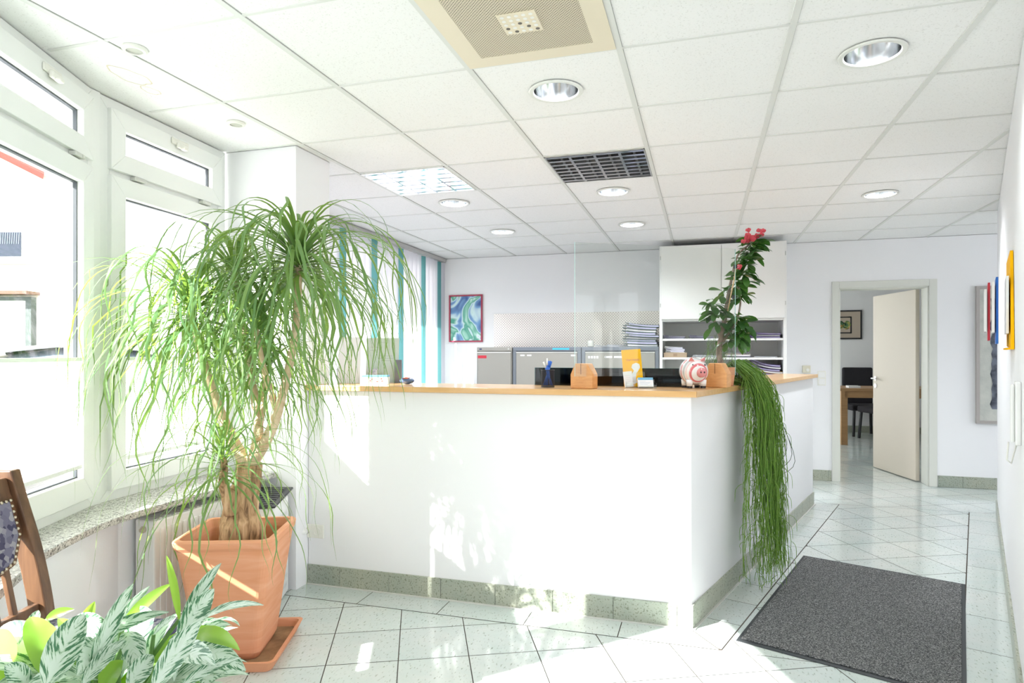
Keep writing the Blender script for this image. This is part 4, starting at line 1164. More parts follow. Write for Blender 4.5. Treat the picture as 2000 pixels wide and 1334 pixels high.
# hand-placed leaves: (base px,py,d) -> (tip px,py,d), half width px, plain?
HL = [((62, 1310, 1.15), (5, 1222, 1.25), 40, 0), ((100, 1330, 1.10), (60, 1205, 1.22), 34, 1), ((90, 1340, 1.0), (165, 1200, 1.1), 36, 0), ((140, 1290, 1.2), (185, 1175, 1.25), 18, 1),
      ((170, 1330, 1.08), (260, 1140, 1.2), 19, 0), ((190, 1290, 1.25), (292, 1145, 1.3), 16, 0), ((235, 1230, 1.22), (335, 1140, 1.28), 13, 1), ((170, 1260, 1.2), (330, 1195, 1.2), 15, 0),
      ((350, 1210, 1.2), (325, 1085, 1.25), 9, 1), ((350, 1240, 1.2), (432, 1100, 1.2), 16, 0), ((350, 1250, 1.15), (418, 1150, 1.2), 28, 0), ((385, 1215, 1.2), (515, 1182, 1.15), 12, 0),
      ((300, 1345, .95), (392, 1212, 1.0), 28, 0), ((350, 1345, 1.0), (470, 1285, 1.05), 14, 0), ((365, 1245, 1.2), (468, 1270, 1.1), 22, 1), ((250, 1235, 1.2), (270, 1330, 1.1), 26, 0),
      ((350, 1235, 1.15), (340, 1330, 1.08), 22, 0), ((160, 1340, 1.05), (245, 1250, 1.15), 17, 0), ((190, 1260, 1.15), (150, 1320, 1.05), 34, 0), ((240, 1225, 1.25), (300, 1200, 1.22), 24, 0),
      ((380, 1270, 1.15), (480, 1310, 1.1), 26, 0), ((300, 1240, 1.2), (345, 1205, 1.2), 14, 0), ((90, 1210, 1.28), (145, 1190, 1.28), 10, 1), ((20, 1330, 1.1), (-20, 1240, 1.2), 40, 1),
      ((60, 1345, 1.1), (10, 1300, 1.05), 22, 0), ((200, 1345, 1.1), (240, 1290, 1.12), 26, 1), ((250, 1345, 1.05), (300, 1280, 1.12), 24, 0), ((420, 1320, 1.1), (400, 1345, 1.0), 30, 0),
      ((395, 1240, 1.22), (455, 1255, 1.2), 20, 0), ((60, 1230, 1.3), (75, 1192, 1.3), 12, 0), ((330, 1280, 1.1), (420, 1300, 1.02), 30, 0), ((130, 1240, 1.25), (230, 1235, 1.15), 30, 0)]
bv, bp, bs = B(), B(), B()
core = cw(225, 1420, 1.16)
for (a, c, hwid, plain) in HL:
    p0, p1 = cw(*a), cw(*c); ch = p1-p0; L = ch.length*1.12
    w_ = hwid/1246*(a[2]+c[2])/2*.86
    # bow the leaf: start steeper than the chord
    d0 = (ch.normalized()+Vector((0, 0, .45))).normalized()
    tgt = bp if plain else bv
    # explicit arc between the ends
    n = 12; mid = (p0+p1)/2+Vector((0, 0, .16*ch.length)); pts = [p0*(1-u)**2+mid*2*u*(1-u)+p1*u*u for u in [i/n for i in range(n+1)]]
    view = (p0-Vector((0, 0, EYE))).normalized(); side = ch.cross(view+Vector((rnd.uniform(-.5, .5), rnd.uniform(-.5, .5), rnd.uniform(-.8, .1))))
    side.normalize(); vs_ = []; uv = []; k = n+1
    for i in range(k):
        tt = (pts[min(i+1, k-1)]-pts[max(i-1, 0)]).normalized(); sd_ = (side-tt*side.dot(tt)).normalized(); upv = sd_.cross(tt)
        if upv.z < 0: upv = -upv
        u = i/n; ww = w_*max(.02, math.sin(PI*min(1, u*.97+.02)**.8)**.8)
        for j in range(9):
            e_ = (j-4)/4
            vs_.append(pts[i]+sd_*(ww*e_)+upv*(ww*(.28*abs(e_)**1.4+.05*math.sin(i*1.3+j)*abs(e_)))); uv.append((j/8, u))
    tgt.add(vs_, [(i*9+j, i*9+j+1, (i+1)*9+j+1, (i+1)*9+j) for i in range(k-1) for j in range(8)], uv)
    soilp = Vector((AG.x+rnd.uniform(-.05, .05), AG.y+rnd.uniform(-.05, .05), .59))
    midp = (soilp+p0)/2+Vector((0, 0, .03)); bs.tube([soilp, midp, p0], [.006, .005, .0035], 6)
# inner fill leaves
for i in range(46):
    az = rnd.uniform(0, 2*PI); q = Vector((AG.x, AG.y, .66+rnd.uniform(0, .10)))+Vector((math.cos(az), math.sin(az), 0))*rnd.uniform(.02, .12)
    agleaf(bv if rnd.random() < .75 else bp, q, (math.cos(az), math.sin(az), rnd.uniform(.1, .9)), rnd.uniform(.15, .20), rnd.uniform(.022, .034), 0, rnd.uniform(-.4, .4), rnd.uniform(.8, 1.5))
    bs.tube([(AG.x, AG.y, .59), q], [.005, .004], 6)
bv.build('variegated_leaves', M_agl, ag, smooth=True, Wd=1); bp.build('plain_leaves', M_aglp, ag, smooth=True, Wd=1); bs.build('stems', M_stem_g, ag, smooth=True, Wd=1)

# ------------------------------------------------------------------ things on the counter
TOP = 1.167
def at_top(px, py, z=TOP):
    r = (px-1000)/1246; k = (z-EYE)/((691-py)/1246); return Vector(((r*c_-s_)*k, (r*s_+c_)*k, z))
# pen cup
pc = at_top(1062, 758); pc.y = max(pc.y, 3.40)
t = thing('pen_cup', 'black wire mesh pen cup on the countertop', 'pen holder', (pc.x, pc.y, TOP))
m, nt, p = nodes('wire_mesh_black'); v = coord(nt, 'UV'); sx = N(nt, 'ShaderNodeSeparateXYZ'); lk(nt, v, sx.inputs[0])
fx = mth2('FRACT', mth2('MULTIPLY', sx.outputs[0], 60.0)); fy = mth2('FRACT', mth2('MULTIPLY', sx.outputs[1], 28.0))
wire = mth2('MAXIMUM', mth2('GREATER_THAN', fx, .70), mth2('GREATER_THAN', fy, .70))
p.inputs['Base Color'].default_value = (.03, .03, .04, 1); p.inputs['Metallic'].default_value = .5; lk(nt, wire, p.inputs['Alpha'])
b = B(); n = 36; vs_ = []; uv = []
for i, z in enumerate((.004, .094)):
    for j in range(n+1): a = 2*PI*j/n; vs_.append((.036*math.cos(a), .036*math.sin(a), z)); uv.append((j/n, i))
b.add(vs_, [(j, j+1, n+2+j, n+1+j) for j in range(n)], uv); b.build('mesh_wall', m, t, smooth=True)
b = B().lathe([(.001, .0), (.037, .0), (.037, .005), (.001, .005)], 32); 
b.tube([(.036*math.cos(2*PI*j/32), .036*math.sin(2*PI*j/32), .094) for j in range(33)], .0022, 6, cap=False); b.build('rim_and_base', M_black, t)
pen = None; random.seed(9)
plab = ['blue pen leaning left in the mesh cup', 'white-tipped pen standing tallest in the mesh cup', 'blue pen in the middle of the mesh cup', 'blue pen leaning right in the mesh cup', 'blue pen leaning far right in the mesh cup', 'white-topped pen leaning far left in the mesh cup', 'blue pen at the back of the mesh cup']
for i, (tx, ty, L, bas) in enumerate(((-.34, .0, .14, (.022, .0)), (-.02, .06, .152, (.0, -.01)), (-.10, .1, .138, (.01, .012)), (.24, .0, .142, (-.018, .0)), (.34, .05, .142, (-.024, -.004)), (-.42, .05, .142, (.026, .008)), (.12, .15, .14, (-.008, -.014)))):
    d = Vector((tx, ty, 1)).normalized(); q = Vector((pc.x+bas[0], pc.y+bas[1], TOP+.0065))
    o = thing('pen', plab[i], 'pen', q, group='pens in the mesh cup')
    B().tube([d*.004, d*(L*.75)], .0042, 8).build('barrel', M_bluep, o, smooth=True)
    B().tube([d*(L*.75), d*L], [.0042, .0036], 8).build('pen_end', M_white if i in (1, 5, 0) else M_bluep, o, smooth=True)
# wooden blocks carrying the acrylic screen
gL, gR = Vector((-.640, 3.27)), Vector((.168, 3.735)); gd = (gR-gL).normalized(); gn = Vector((-gd.y, gd.x))
def block(c, label, rz):
    t = thing('wooden_block', label, 'screen foot', (c.x, c.y, TOP), rz, group='wooden feet of the clear screen')
    W2, H = .062, .132
    pf = [(-W2, 0), (W2, 0), (W2, .075), (W2-.030, H), (-W2+.026, H), (-W2, .075)]
    b = B(); b.extr([(x, -.038, z) for x, z in pf], (0, .076, 0)); b.f = [f[::-1] for f in b.f]
    b.build('block', M_block, t, bevel=.004)
    B().box(-.0035, -.0008, -.0386, -.0378, .075, H-.001).build('slot', mat('slot_dark', (.10, .04, .02), .8), t)
    return t
c1 = at_top(1142, 758)+Vector((0.012, .045, 0)); c2 = at_top(1399, 757)
block(Vector((-.605, 3.345)), 'wooden foot of the clear screen beside the pen cup', R(-30)+YAW)
block(Vector((.075, 3.665)), 'wooden foot of the clear screen behind the piggy bank', R(-38)+YAW)
t = thing('clear_screen', 'large clear acrylic screen standing upright in two wooden blocks', 'screen', ((gL.x+gR.x)/2, (gL.y+gR.y)/2, 1.235))
b = B(); L = (gR-gL).length
def gp(s, o, z): q = gL+gd*s+gn*o; return Vector((q.x, q.y, z))
def gbox(b, s0, s1, o0, o1, z0, z1):
    b.add([gp(s, o, z) for z in (z0, z1) for s, o in ((s0, o0), (s1, o0), (s1, o1), (s0, o1))], [(0, 3, 2, 1), (4, 5, 6, 7), (0, 1, 5, 4), (1, 2, 6, 5), (2, 3, 7, 6), (3, 0, 4, 7)])
gbox(b, 0, L, -.002, .002, 1.232, 1.93); b.build('acrylic_sheet', M_screen, t, Wd=1)
b = B(); gbox(b, -.0012, 0, -.002, .002, 1.232, 1.93); gbox(b, L, L+.0015, -.002, .002, 1.232, 1.93); b.build('polished_edge', M_edge, t, Wd=1)
# low smoked glass panel behind the leaflets
t = thing('smoked_glass_panel', 'low smoked glass panel standing along the rear of the countertop', 'glass panel', (-.5, 3.52, TOP))
ga, ge = Vector((-.950, 3.640)), Vector((-.08, 3.640)); dd = (ge-ga).normalized(); nn = Vector((-dd.y, dd.x))
b = B(); pts = [ga, ge, ge+nn*.006, ga+nn*.006]; b.prism([(q.x, q.y) for q in pts], TOP, TOP+.101); b.build('panel', M_tint, t, Wd=1)
b = B(); pts = [ga-dd*.002, ga, ga+nn*.006, ga+nn*.006-dd*.002]; b.prism([(q.x, q.y) for q in pts], TOP, TOP+.1015); pts = [ga, ge, ge+nn*.006, ga+nn*.006]; b.prism([(q.x, q.y) for q in pts], TOP+.101, TOP+.1022)
b.build('glass_edge', mat('teal_edge', (.03, .16, .17), .15), t, Wd=1)
# dark desk console behind the counter with monitor
t = thing('desk_monitor', 'black monitor behind the smoked glass on the inner desk', 'monitor', (-.62, 4.35, .75), R(8))
B().box(-.33, .33, -.012, .012, .06, .46).build('monitor_body', M_black, t, bevel=.004)
B().box(-.04, .04, .012, .03, .0, .2).build('stand', M_black, t); B().box(-.12, .12, -.08, .08, .0, .012).build('foot', M_black, t)
t = thing('inner_desk', 'white work desk behind the reception counter', 'desk', (-.9, 4.1, 0))
B().prism([(-2.1, 3.67), (-.25, 3.67), (.2, 5.05), (-.5, 5.05), (-.72, 4.5), (-2.1, 4.5)], .72, .75).build('desk_top', M_white, t, Wd=1)
for x, y in ((-2.0, 3.75), (-2.0, 4.4), (-.75, 4.38), (-.35, 3.80), (.1, 4.95), (-.42, 4.95)): B().box(x-.025, x+.025, y-.025, y+.025, 0, .72).build('leg', M_steel, t, Wd=1)
# curved dark tray
t = at_top(1290, 738)
b = B(); vs_ = []
for i in range(13):
    u = i/12; x = -.40+.33*u; y = 3.66+.10*math.sin(PI*u)
    vs_ += [(x, y-.0, 1.232+.012*u), (x, y+.006, 1.232+.012*u), (x, y+.006, 1.270-.004*math.sin(PI*u)), (x, y, 1.270-.004*math.sin(PI*u))]
b.add(vs_, [(4*i+j, 4*i+(j+1) % 4, 4*i+4+(j+1) % 4, 4*i+4+j) for i in range(12) for j in range(4)]+[(3, 2, 1, 0), (48, 49, 50, 51)])
bt = B(); bt.box(-.38, -.22, 3.69, 3.74, .7505, 1.235)
o = thing('keyboard_shelf', 'curved black glass lip behind the leaflet holders', 'desk shelf', (-.2, 3.7, 0.75))
b.build('curved_lip', mat('black_gloss', (.02, .022, .026), .08), o, Wd=1); bt.build('support', M_black, o, Wd=1)

# leaflet holder with booklet
hc = at_top(1240, 757)
t = thing('leaflet_holder', 'clear plastic leaflet holder on the countertop', 'holder', (hc.x, hc.y, TOP), YAW)
b = B(); b.box(-.05, .06, .028, .031, 0, .085); b.box(-.05, .06, -.032, -.029, 0, .03); b.box(-.05, -.048, -.03, .03, 0, .03); b.box(.058, .06, -.03, .03, 0, .03); b.box(-.05, .06, -.032, .031, 0, .003)
b.build('tray', M_screen, t)
t = thing('yellow_booklet', 'yellow booklet with white figure standing in the leaflet holder', 'booklet', (hc.x-.006, hc.y+.02, TOP+.004), YAW+R(-4))
mx = Matrix.Rotation(R(-8), 4, 'X')
B().box(-.052, .052, 0, .012, 0, .205, mx=mx @ Matrix.Rotation(R(-4), 4, 'Y')).build('cover', M_yellow, t, bevel=.001)
f_ = mx @ Matrix.Rotation(R(-4), 4, 'Y') @ Matrix.Translation((0, -.0012, 0))
# white knotted figure on the cover
blob = [(-.012, .03), (-.002, .065), (.012, .088), (.0, .105), (.006, .122), (.026, .13), (.044, .122), (.047, .103), (.036, .086), (.024, .072), (.020, .045), (.024, .02), (.005, .015)]
b = B(); b.extr([f_ @ Vector((x-.006, -.0004, z)) for x, z in blob], f_.to_3x3() @ Vector((0, .001, 0))); b.build('white_figure', M_paper, t)
text('Der Notar', .017, 'title_lettering', mat('pink_ink', (.75, .30, .16), .6), t, f_ @ Matrix.Translation((-.030, 0, .142)) @ Matrix.Rotation(R(90), 4, 'X'))
t = thing('white_leaflet', 'white leaflet leaning in front of the yellow booklet', 'leaflet', (hc.x-.028, hc.y-.018, TOP+.004), YAW+R(-2))
B().box(-.024, .024, 0, .003, 0, .085, mx=Matrix.Rotation(R(-10), 4, 'X') @ Matrix.Rotation(R(-6), 4, 'Y')).build('sheet', M_paper, t)
b = B()
for i in range(5): b.box(-.016, .012, -.0006, 0, .06-.01*i, .0612-.01*i, mx=Matrix.Rotation(R(-10), 4, 'X') @ Matrix.Rotation(R(-6), 4, 'Y'))
b.build('print_lines', mat('pale_grey_ink', (.6, .6, .6), .7), t)
# card holder
kc = at_top(1263, 758)
t = thing('card_holder', 'small clear business card stand on the countertop', 'holder', (kc.x, kc.y, TOP), YAW)
b = B(); b.box(-.046, .046, -.03, -.027, 0, .018); b.box(-.046, .046, .02, .023, 0, .045); b.box(-.046, .046, -.03, .023, 0, .003); b.box(.044, .047, -.03, .02, 0, .028)
b.build('stand', M_screen, t)
t = thing('business_cards', 'stack of white and blue business cards in the clear stand', 'cards', (kc.x-.004, kc.y-.012, TOP+.004), YAW)
mx = Matrix.Rotation(R(-24), 4, 'X')
B().box(-.040, .040, -.012, .010, 0, .052, mx=mx).build('card_stack', M_paper, t)
B().box(-.040, .040, -.0126, -.012, .038, .052, mx=mx).build('blue_band', mat('card_blue', (.18, .42, .62), .6), t)
b = B()
for i, w_ in enumerate((.03, .055, .05, .04)): b.box(-.03, -.03+w_, -.0126, -.012, .030-.006*i, .0308-.006*i, mx=mx)
b.build('print_lines', mat('blue_grey_ink', (.35, .5, .65), .7), t)

# piggy bank
pg = at_top(1357, 757)
t = thing('piggy_bank', 'white piggy bank with pink and grey rings on the countertop corner', 'piggy bank', (pg.x-.006, pg.y-.03, TOP), YAW+R(8))
b = B().ball((0, 0, .090), .075, 40, (1.0, 1.08, .98))
b.v = [q for q in b.v]; body = b.build('body', M_pig, t, smooth=True)
b = B().lathe([(.024, 0), (.026, .004), (.0255, .022), (.022, .028), (.001, .029)], 28, (.008, -.066, .084), Matrix.Rotation(R(90), 3, 'X')); sn = b.build('snout', M_pink, t, smooth=True)
b = B()
for dx in (-.009, .010): b.ball((.008+dx, -.0955, .086), .0042, 10, (1, .5, 1.2))
b.build('nostrils', M_black, sn, smooth=True)
b = B()
for dx in (-.026, .040): b.ball((dx-.004, -.0595, .123), .0055, 12)
b.build('eyes', M_black, t, smooth=True)
for sx in (-1, 1):
    b = B(); b.add([(sx*.016, -.052, .142), (sx*.046, -.040, .143), (sx*.038, -.058, .166), (sx*.020, -.03, .150), (sx*.040, -.028, .148)], [(0, 1, 2), (0, 2, 3), (1, 4, 2), (3, 2, 4), (0, 3, 4, 1)])
    b.build('ear', M_pink, t)
for x, y in ((-.038, -.035), (.038, -.035), (-.036, .035), (.036, .035)):
    lg = B().tube([(x, y, .012), (x, y, .045)], [.0155, .018], 16).build('leg', mat('white_glaze', (.85, .84, .83), .12), t, smooth=True)
    B().tube([(x, y, .0), (x, y, .013)], [.0145, .0155], 16).build('hoof', M_black, lg, smooth=False)

# left end of the counter: stone, binder, document, card box
st = at_top(795, 750)
t = thing('painted_stone', 'dark blue painted stone with an orange patch on the countertop', 'stone', (st.x, st.y, TOP))
B().ball((0, 0, .020), .046, 24, (1, .8, .44)).build('stone', M_stone, t, smooth=True)
b = B()
for i, (x, y, r_) in enumerate(((-.008, -.02, .011), (.008, -.022, .012), (.0, -.010, .012), (.016, -.01, .010))):
    z = .020+.0203*math.sqrt(max(0, 1-(x/.046)**2-(y/.0368)**2)); b.ball((x, y, z-.001), r_, 10, (1, 1, .25))
b.build('orange_patch', mat('orange_paint', (.62, .16, .08), .5), t, smooth=True)
bd = at_top(779, 748)
t = thing('binder_rack', 'grey upright divider beside the notice stand', 'divider', (bd.x+.0, 3.62, TOP), YAW)
B().box(-.022, .022, -.01, .01, -.0, .145).build('plate', mat('slate_grey', (.17, .18, .21), .5), t)
bd2 = cw(707, 748, 3.95)
t = thing('binder_rack', 'narrow grey upright divider at the left of the notice stand', 'divider', (-2.02, 3.64, TOP), YAW)
B().box(-.008, .008, -.01, .01, -.0, .125).build('plate', mat('slate_grey', (.17, .18, .21), .5), t)
ds = Vector((-1.93, 3.60))
t = thing('notice_stand', 'clear stand with a white printed notice on the left of the countertop', 'notice', (ds.x, ds.y, TOP), YAW)
mxn = Matrix.Rotation(R(-7), 4, 'X')
B().box(-.105, .100, 0, .002, .002, .285, mx=mxn).build('notice_sheet', mat('notice_paper', (.78, .80, .78), .6), t)
B().box(-.108, .103, -.004, -.0015, .0, .288, mx=mxn).build('cover_sheet', M_screen, t)
B().box(-.108, .103, -.03, .06, 0, .003).build('foot', M_screen, t)
b = B()
for z, a, e in ((.255, -.02, .03), (.225, -.08, -.03), (.205, -.08, -.04), (.17, -.02, .06), (.155, -.03, .07), (.14, -.01, .05)): b.box(a, e, -.0006, 0, z, z+.0018, mx=mxn)
b.build('print_lines', mat('grey_ink', (.45, .46, .47), .7), t)
t = thing('notice_stand', 'blank white acrylic card holder beside the pillar on the countertop', 'notice', (-2.12, 3.52, TOP), YAW)
B().box(-.07, .07, 0, .004, .0, .29, mx=mxn).build('sheet', M_paper, t)
cb_ = at_top(735, 751)
t = thing('sticker_box', 'small white box with blue rim and red marks on the countertop', 'box', (cb_.x-.01, 3.42, TOP), YAW)
B().box(-.075, .075, -.035, .035, 0, .045).build('box', M_paper, t, bevel=.002)
B().box(-.075, .075, -.036, .036, .045, .055).build('rim', mat('mid_blue', (.12, .38, .72), .4), t)
b = B()
for x, z in ((-.03, .02), (-.02, .03), (.01, .015), (.035, .032), (.04, .018)): b.box(x, x+.01, -.0358, -.035, z, z+.006)
b.build('red_marks', mat('bright_red', (.7, .05, .03), .5), t)
# patterned cups / tissue boxes with grey speckle behind leaves
for i, (px, lb) in enumerate(((648, 'speckled glass tumbler nearest the pillar behind the palm leaves'), (722, 'speckled glass tumbler behind the white box with blue rim'))):
    q = at_top(px, 749); 
    t = thing('speckled_tumbler', lb, 'tumbler', (q.x, 3.56, TOP), group='speckled tumblers on the countertop')
    B().lathe([(.028, 0), (.034, .09), (.031, .09), (.026, .004), (.001, .004)], 24).build('tumbler', mat('speckled_glass', (.8, .8, .82), .3, noise=(90, (.35, .33, .42))), t, smooth=False)

# ------------------------------------------------------------------ flowering plant and trailing cactus
EP = Vector((.115, 3.86))
ep = thing('potted_crown_of_thorns', 'tall crown-of-thorns plant with dark leaves and red flowers in a pot on the countertop', 'potted plant', (EP.x, EP.y, TOP))
B().lathe([(.045, 0), (.05, .005), (.062, .10), (.064, .105), (.056, .105), (.054, .085), (.001, .083)], 32).build('pot', M_terra, ep)
sA = [Vector((EP.x, EP.y, 1.25)), cw(1404, 690, 3.70), cw(1412, 640, 3.70), cw(1418, 600, 3.70), cw(1430, 540, 3.72), cw(1440, 500, 3.72), cw(1462, 478, 3.72), cw(1474, 462, 3.72)]
b = B(); rough_tube(b, sA, [.016, .016, .013, .010, .007, .006, .005, .004], 10, 5, .1, 4)
sB = [cw(1408, 660, 3.70), cw(1396, 630, 3.70), cw(1398, 600, 3.71)]; rough_tube(b, sB, [.009, .007, .005], 8, 5, .1, 5)
sC = [cw(1411, 668, 3.70), cw(1432, 640, 3.68), cw(1440, 625, 3.67)]; rough_tube(b, sC, [.008, .006, .005], 8, 5, .1, 6)
sD = [cw(1440, 625, 3.67), cw(1446, 590, 3.68), cw(1440, 560, 3.70)]; rough_tube(b, sD, [.006, .005, .004], 8, 5, .1, 7)
# thorns
rnd = random.Random(4)
for k in range(60):
    i = rnd.randrange(3); u = rnd.random(); q = sA[i]*(1-u)+sA[i+1]*u; a = rnd.uniform(0, 6.28); d = Vector((math.cos(a), math.sin(a), .2)); b.tube([q+d*.012, q+d*.026], [.0015, .0003], 4)
b.build('stem', mat('grey_brown_stem', (.20, .14, .11), .8, noise=(30, (.36, .28, .22))), ep, smooth=True, Wd=1)
b = B()
def oleaf(b, p0, d, L, w, rnd):
    d = d.normalized(); n = 7; ax = d.cross(Vector((0, 0, 1))); ax = ax.normalized() if ax.length > .05 else Vector((1, 0, 0))
    pts = [p0.copy()]
    for i in range(n):
        d = Matrix.Rotation(-.10, 3, ax) @ d; pts.append(pts[-1]+d*(L/n))
    ws = [w*q for q in (.10, .28, .55, .85, 1.0, .98, .72, .06)]
    sd_ = Matrix.Rotation(rnd.uniform(-.7, .7), 3, d) @ ax
    b.ribbon(pts, ws, [sd_]*(n+1), .18)
def cluster(c, n, Lr, wr, rnd, up=0.2, spread=.02, down=.5):
    for i in range(n):
        az = i*2.4+rnd.uniform(-.4, .4); el = rnd.uniform(-down, up+.5)
        oleaf(b, c+Vector((rnd.uniform(-1, 1), rnd.uniform(-1, 1), rnd.uniform(-1, 1)))*spread, Vector((math.cos(az)*math.cos(el), math.sin(az)*math.cos(el), math.sin(el))), rnd.uniform(*Lr), rnd.uniform(*wr), rnd)
rnd = random.Random(8)
for (px, py, d, n) in ((1470, 474, 3.72, 13), (1468, 492, 3.72, 14), (1458, 512, 3.72, 12), (1448, 535, 3.72, 11), (1440, 560, 3.71, 8), (1432, 580, 3.71, 6), (1456, 545, 3.70, 7), (1450, 575, 3.69, 6),
                       (1392, 592, 3.71, 9), (1398, 612, 3.70, 12), (1402, 632, 3.70, 8), (1440, 622, 3.68, 12), (1448, 640, 3.67, 12), (1442, 660, 3.67, 8), (1425, 665, 3.68, 5), (1418, 575, 3.72, 6)):
    cluster(cw(px, py, d), int(n*1.5), (.075, .125), (.015, .021), rnd)
b.build('leaves', M_euph, ep, smooth=True, Wd=1)
b = B()
rnd = random.Random(12)
fcs = [(cw(1474+rnd.uniform(-18, 20), 460+rnd.uniform(-10, 12), 3.68+rnd.uniform(-.03, .03))) for _ in range(16)]+[cw(1443, 523, 3.62), cw(1444, 521, 3.62), cw(1452, 472, 3.65)]
for ci, c in enumerate(fcs):
    if ci in (16, 18): b.build('flower_head', M_bloom, ep, Wd=1); b = B()
    for k in range(5):
        a = k*1.257+rnd.random(); d = Vector((math.cos(a), math.sin(a)*.6-.5, math.sin(a)*.8)).normalized()
        s_2 = d.cross(Vector((0, 1, .2))).normalized(); L = .016; b.ribbon([c, c+d*L*.5, c+d*L], [.003, .009, .005], [s_2]*3, .2)
b.build('flower_head', M_bloom, ep, Wd=1)
b = B(); b.tube([cw(1421, 608, 3.66), cw(1434, 545, 3.66), cw(1437, 525, 3.66)], .0035, 8); b.build('support_stick', M_bamboo, ep, smooth=True, Wd=1)
for i, (px, py, lb) in enumerate(((1436, 521, 'upper black clip on the right edge of the clear screen'), (1434, 580, 'lower black clip on the right edge of the clear screen'))):
    q = cw(px, py, 3.60); t = thing('binder_clip', lb, 'clip', q, group='black clips on the screen edge')
    B().box(-.010, .010, -.012, .012, -.010, .010).build('clamp', M_black, t, bevel=.002)
    B().tube([(.010, 0, .006), (.020, .0, .006), (.020, 0, -.006), (.010, 0, -.006)], .001, 6).build('wire', M_steel, t)
# trailing cactus
RH = CN+DW*.82-NW*.10
rh = thing('trailing_mistletoe_cactus', 'long curtain of thin green stems hanging over the side of the counter', 'potted plant', (RH.x, RH.y, TOP))
B().lathe([(.05, 0), (.055, .005), (.068, .07), (.07, .075), (.06, .075), (.058, .06), (.001, .058)], 32).build('pot', mat('dark_green_pot', (.03, .06, .04), .5), rh)
b = B(); rnd = random.Random(31)
def strand(p, az, el, L, r=.0017, depth=0, outn=None):
    n = 14 if depth == 0 else 6; st_ = L/n; path = [p.copy()]; w = rnd.uniform(0, 6)
    for i in range(n):
        u = min(1, (i+.5)/n*(4.0 if depth == 0 else 1.6)); e = el-(el+R(88))*u
        aa = az+.5*math.sin(i*.9+w)
        d = Vector((math.cos(e)*math.cos(aa), math.cos(e)*math.sin(aa), math.sin(e)))
        if depth == 0: d += Vector((rnd.uniform(-1, 1), rnd.uniform(-1, 1), 0))*.14
        q = path[-1]+d*st_
        # stay outside the counter
        s_o = (Vector((q.x, q.y))-CN).dot(NW)
        if q.z < TOP+.012 and s_o < .05: 
            q.x += NW.x*(.05-s_o+rnd.uniform(0, .02)); q.y += NW.y*(.05-s_o+rnd.uniform(0, .02))
        if q.z < .03: break
        path.append(q)
    if len(path) > 2: b.tube(path, [r]*(len(path)-1)+[r*.5], 4, cap=False)
    return path
topz = TOP+.07
for i in range(250):
    a0 = math.atan2(NW.y, NW.x)+rnd.uniform(-1.3, 1.3); sd0 = rnd.uniform(-.13, .15)
    p_ = Vector((RH.x, RH.y, topz))+Vector((NW.x, NW.y, 0))*rnd.uniform(-.02, .05)+Vector((DW.x, DW.y, 0))*sd0*.4
    L = rnd.choice([rnd.uniform(.35, .8), rnd.uniform(.8, 1.2), rnd.uniform(1.05, 1.3)])
    # reach over the edge first
    over = Vector((RH.x, RH.y, TOP+.03+rnd.uniform(0, .05)))+Vector((NW.x, NW.y, 0))*(.155+rnd.uniform(0, .06))+Vector((DW.x, DW.y, 0))*sd0
    path = [p_, (p_+over)/2+Vector((0, 0, .05+rnd.uniform(0, .03))), over]
    b.tube(path, .0017, 4, cap=False)
    pt = strand(over, a0, R(-40), L)
    for k in range(rnd.randrange(4, 8)):
        q = pt[rnd.randrange(1, len(pt))]; strand(q, rnd.uniform(0, 6.28), R(rnd.uniform(-60, 25)), rnd.uniform(.05, .14), .0014, 1)
for i in range(90):   # short mound over the pot, and around it
    a0 = rnd.uniform(0, 6.28); strand(Vector((RH.x, RH.y, topz+.02)), a0, R(rnd.uniform(10, 70)), rnd.uniform(.12, .30), .0016, 1)
b.build('trailing_stems', M_rhip, rh, smooth=True, Wd=1)
# thin strands on the far side of the screen
b = B(); 
for i in range(70):
    q = cw(1400+rnd.uniform(-22, 30), 662+rnd.uniform(-12, 40), 3.78+rnd.uniform(-.03, .04))
    e = q+Vector((rnd.uniform(-.06, .03), rnd.uniform(-.03, .03), -rnd.uniform(.08, .22))); e.z = max(e.z, TOP+.01)
    b.tube([q, (q+e)/2+Vector((rnd.uniform(-.03, .03), 0, .015)), e], .0013, 4, cap=False)
b.build('pale_hanging_stems', mat('greyish_green_stems', (.22, .36, .14), .6), ep, smooth=True, Wd=1)
b = B(); 
for k in range(5):
    x0 = rnd.uniform(.0, .05); o0 = CN+DW*(1.10+x0)+NW*.05; pts = [Vector((RH.x, RH.y, topz))]+[Vector((o0.x+NW.x*q, o0.y+NW.y*q, z)) for q, z in ((.02, 1.16), (.09, 1.0), (.12+.02*k, .85-.04*k), (.08, .70-.03*k))]
    b.tube(spline(pts, 5), .0016, 5, cap=False)
b.build('long_dark_stems', mat('dark_stem_green', (.05, .09, .03), .6), rh, smooth=True, Wd=1)

